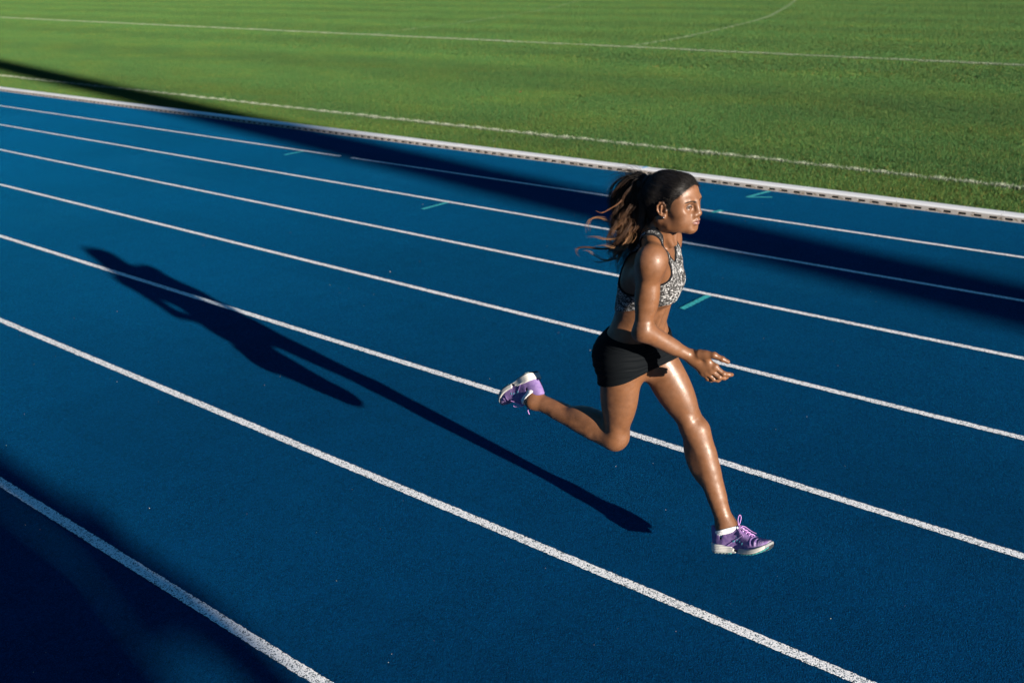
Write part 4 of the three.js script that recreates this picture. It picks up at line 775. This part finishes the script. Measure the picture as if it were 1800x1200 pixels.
  for (let n = 0; n < 1500; n++) {
    const i = Math.floor(rnd() * pos.count), x = pos.getX(i) - hd[0], y = pos.getY(i) - hd[1], z = pos.getZ(i) - hd[2], h = hairAt(x, y, z); if (h < -0.001 || h > 0.014 || x < 0.02) { if (n && rnd() < 0.96) n--; continue; }
    const o = [x, y, z], N = [nor.getX(i), nor.getY(i), nor.getZ(i)], f = rr(0.003, 0.014), a = [rr(-1, 1), rr(-1, 0.6), rr(-1, 1)], base = dark();
    strand(fz, [o, add(add(o, N, 0.002), a, f * 0.4), add(add(o, N, 0.0028), a, f * 0.8), add(add(o, N, 0.001), [a[1], -a[0], a[2]], f)], 0.00024, () => base, 6);
  }
  flush(fz, 'hairline_curls', hair);
  for (const s of [-1, 1]) { const eb = buf(); for (let n = 0; n < 260; n++) {   // eyebrows, hair by hair
    const t = rnd(), a = 0.0115 + 0.042 * t, y = 0.0315 + 0.0075 * Math.sin(t * Math.PI * 0.8) - 0.002 * t + rr(-1, 1) * 0.0036 * (1 - 0.6 * t); let x = 0.12; while (x > 0.04 && hf(hd[0] + x, hd[1] + y, hd[2] + a * s) > 0) x -= 0.0006;
    const l = rr(0.004, 0.008), o = [x - 0.0004, y, a * s]; strand(eb, [o, add(o, [0.0012 - 0.1 * l, l * 0.25 * (1 - t), l * 0.5 * s]), add(o, [0.0004 - 0.35 * l, l * 0.2 * (0.6 - t), l * 0.9 * s])], 0.00028, () => [0.009, 0.007, 0.006], 4);
  }
  flush(eb, 'eyebrow', hair); }

  // ponytail: gathered at the back of the head, thrown back and falling in loose curls, dark at the root and bronze at the ends
  const tail = grp('ponytail', runner); tail.userData.label = 'long curly ponytail, black at the root and bronze at the ends';
  const band = new THREE.TorusGeometry(0.021, 0.007, 10, 24); band.rotateY(Math.PI / 2); band.rotateZ(-0.5); band.translate(hd[0] - 0.112, hd[1] + 0.084, hd[2]); obj('hair_tie', band, std(rgb(0.008, 0.008, 0.009), 0.8), tail);
  const bronze = [0.13, 0.058, 0.026], gold = [0.25, 0.13, 0.062], black = [0.009, 0.008, 0.0075], brown = [0.045, 0.022, 0.012];
  const shade = (start, tip, k) => (t) => { const c = [...black]; toward(c, brown, sm(start * 0.3, start, t)); toward(c, tip, sm(start, start + 0.4, t)); return c.map((v) => v * k); };
  const T = buf();
  const guides = [];                                            // bulk locks
  for (let n = 0; n < 70; n++) {
    const s = rr(-1, 1), out = rnd() * 1.25 - 0.25, drop = rr(0.45, 1.15), z = s * 0.05, fl = mix(0.0, 0.075, out);
    const A = [-0.105, 0.082 + rr(-0.012, 0.012), s * 0.014], Bq = [-0.145 - fl * 0.4, 0.098 + 0.012 * (1 - Math.abs(s)) - 0.02 * rnd(), z * 0.55], C = [-0.17 - fl, 0.058 - 0.05 * rnd(), z], D = [-0.172 - fl * rr(0.4, 0.95), -0.02 - 0.04 * rnd(), z * 1.1 + 0.015], E = [-0.168 - fl * rr(0.2, 0.8), -0.10 * drop - 0.02, z * 1.15 + 0.03], G = [-0.168 - fl * rr(0.2, 0.85), -0.18 * drop, z * 1.1 + 0.04], K = [-0.185 - fl * rr(0, 0.6), -0.25 * drop, z + 0.045];
    guides.push([[A, Bq, C, D, E, G, K], rr(0.42, 0.8), rnd() < 0.3 ? gold : rnd() < 0.5 ? bronze : brown, rr(0.0045, 0.009), rr(1.6, 3.2)]);
  }
  // the flyaway locks that stream out behind
  const fly = (pts, tip, w) => guides.push([[[-0.12, 0.086, 0], [-0.17, 0.07, 0.01], ...pts.map((p, i) => { const r = sm(0, 1, (i + 1) / pts.length); return [p[0] + 0.055 * r, p[1] + 0.028 * r, p[2] + 0.085 * r]; })], 0.14, tip.map((v) => v * 0.8), w, 0.6]);
  fly([[-0.2, -0.06, 0.050], [-0.242, -0.082, 0.050], [-0.29, -0.075, 0.050], [-0.335, -0.086, 0.050], [-0.346, -0.118, 0.050], [-0.335, -0.144, 0.050]], gold, 0.008);
  fly([[-0.185, -0.09, 0.050], [-0.2, -0.165, 0.060], [-0.266, -0.19, 0.060], [-0.33, -0.193, 0.060], [-0.385, -0.205, 0.060], [-0.392, -0.222, 0.060], [-0.375, -0.238, 0.060]], bronze, 0.008);
  fly([[-0.175, -0.1, 0.060], [-0.19, -0.2, 0.065], [-0.255, -0.232, 0.065], [-0.3, -0.222, 0.065], [-0.335, -0.21, 0.065], [-0.362, -0.214, 0.065]], gold, 0.007);
  fly([[-0.18, -0.1, 0.030], [-0.205, -0.2, 0.050], [-0.245, -0.235, 0.050], [-0.285, -0.247, 0.050], [-0.318, -0.243, 0.050]], bronze, 0.007);
  fly([[-0.18, -0.06, 0.050], [-0.2, -0.135, 0.060], [-0.26, -0.152, 0.060], [-0.3, -0.15, 0.060], [-0.34, -0.158, 0.060]], gold, 0.009);
  fly([[-0.17, -0.1, 0.060], [-0.16, -0.17, 0.070], [-0.2, -0.178, 0.070], [-0.25, -0.172, 0.075], [-0.28, -0.182, 0.075]], gold, 0.01);
  fly([[-0.19, 0.0, 0.060], [-0.23, -0.03, 0.060], [-0.27, -0.05, 0.060], [-0.3, -0.045, 0.060]], bronze, 0.006);
  for (const [gp, start, tip, wid, curl] of guides) {
    const c = new THREE.CatmullRomCurve3(gp.map((p) => V(...p))), ph = rr(0, 6.28), N = curl < 1 ? 22 : 26;
    const fl = wid <= 0.0062 && curl < 1, frame = c.getPoints(24), amp = curl > 1 ? rr(0.014, 0.03) : 0.006;
    for (let n = 0; n < N; n++) {
      const oa = rr(0, 6.28), or = wid * Math.sqrt(rnd()), cut = 25 - Math.floor(rnd() * 7), k = rr(0.65, 1.35), ph2 = ph + rr(-0.25, 0.25), loose = rnd() < 0.14 ? 1.9 : 1;
      const pts = frame.slice(0, cut).map((p, i) => { const t = i / 24, w = sm(0.12, 0.6, t), sp = mix(0.6, 1, t) * loose, a = ph2 + curl * 6.28 * t; return [p.x + or * sp * Math.cos(oa + t) + w * amp * Math.cos(a) * loose, p.y + or * sp * 0.6 * Math.sin(oa * 1.7) + w * amp * 0.5 * Math.sin(a * 1.1), p.z + or * sp * Math.sin(oa + t) + w * amp * Math.sin(a)]; });
      strand(T, pts, rr(0.00035, 0.0008), shade(start, tip, k), 44);
    }
  }
  // frizz lifting off the crown of the tail
  for (let n = 0; n < 170; n++) {
    const s = rr(-1, 1), l = rr(0.05, 0.13), a0 = rr(-0.5, 0.95), o = [-0.135 - rr(0, 0.05), 0.095 + rr(-0.02, 0.012), s * 0.03], dir = [-Math.cos(a0) * 0.9, -Math.sin(a0) * 0.7, s * 0.3], k = rr(0.6, 1.4);
    strand(T, [o, add(add(o, dir, l * 0.4), [0, 0.012, 0]), add(o, dir, l * 0.75), add(add(o, dir, l), [rr(-0.01, 0.01), -0.02, rr(-0.01, 0.01)])], rr(0.00025, 0.0005), (t) => [0.011 * k, 0.009 * k, 0.008 * k], 12);
  }
  // core so that no light passes straight through the mass of hair
  const core = group([cone(hp(-0.108, 0.082, 0), hp(-0.148, 0.078, 0), 0.015, 0.022, 0.02), cone(hp(-0.148, 0.078, 0), hp(-0.182, 0.02, 0), 0.022, 0.034, 0.02), cone(hp(-0.182, 0.02, 0), hp(-0.18, -0.09, 0.005), 0.036, 0.026, 0.02), cone(hp(-0.18, -0.09, 0.005), hp(-0.185, -0.17, 0.03), 0.026, 0.01, 0.02), cone(hp(-0.135, 0.055, 0), hp(-0.125, -0.1, 0.005), 0.026, 0.026, 0.03), cone(hp(-0.125, -0.1, 0.005), hp(-0.15, -0.16, 0.02), 0.026, 0.012, 0.03)], 0.01), cg = [core], cf = fieldOf(cg);
  const coreG = surfaceNets((x, y, z, act) => cf(x, y, z, act) - 0.006 * noise(x * 60, y * 14, z * 60) - 0.003 * noise(x * 150, y * 30, z * 150), (x, y, z, R) => active(cg, x, y, z, R), [hd[0] - 0.25, hd[1] - 0.2, hd[2] - 0.07], [hd[0] - 0.07, hd[1] + 0.14, hd[2] + 0.07], 0.003);
  paint(coreG, (x, y, z) => { const t = sm(0.03, -0.16, y - hd[1] + 0.05 * noise(x * 50, y * 12, z * 50)), c = [...black]; toward(c, brown, t); const k = 1 + 0.5 * noise(x * 200, y * 30, z * 200); return c.map((v) => v * k); });
  obj('inner_hair', coreG, hairMat, tail);
  flush(T, 'curls', tail);
  // ear stud
  const st = new THREE.SphereGeometry(0.0032, 14, 10); st.translate(hd[0] + 0.0105, hd[1] - 0.0235, hd[2] + 0.0765); obj('ear_stud', st, std(rgb(0.8, 0.8, 0.82), 0.15, { metalness: 1 }), runner);
}
renderer.render(scene, camera);
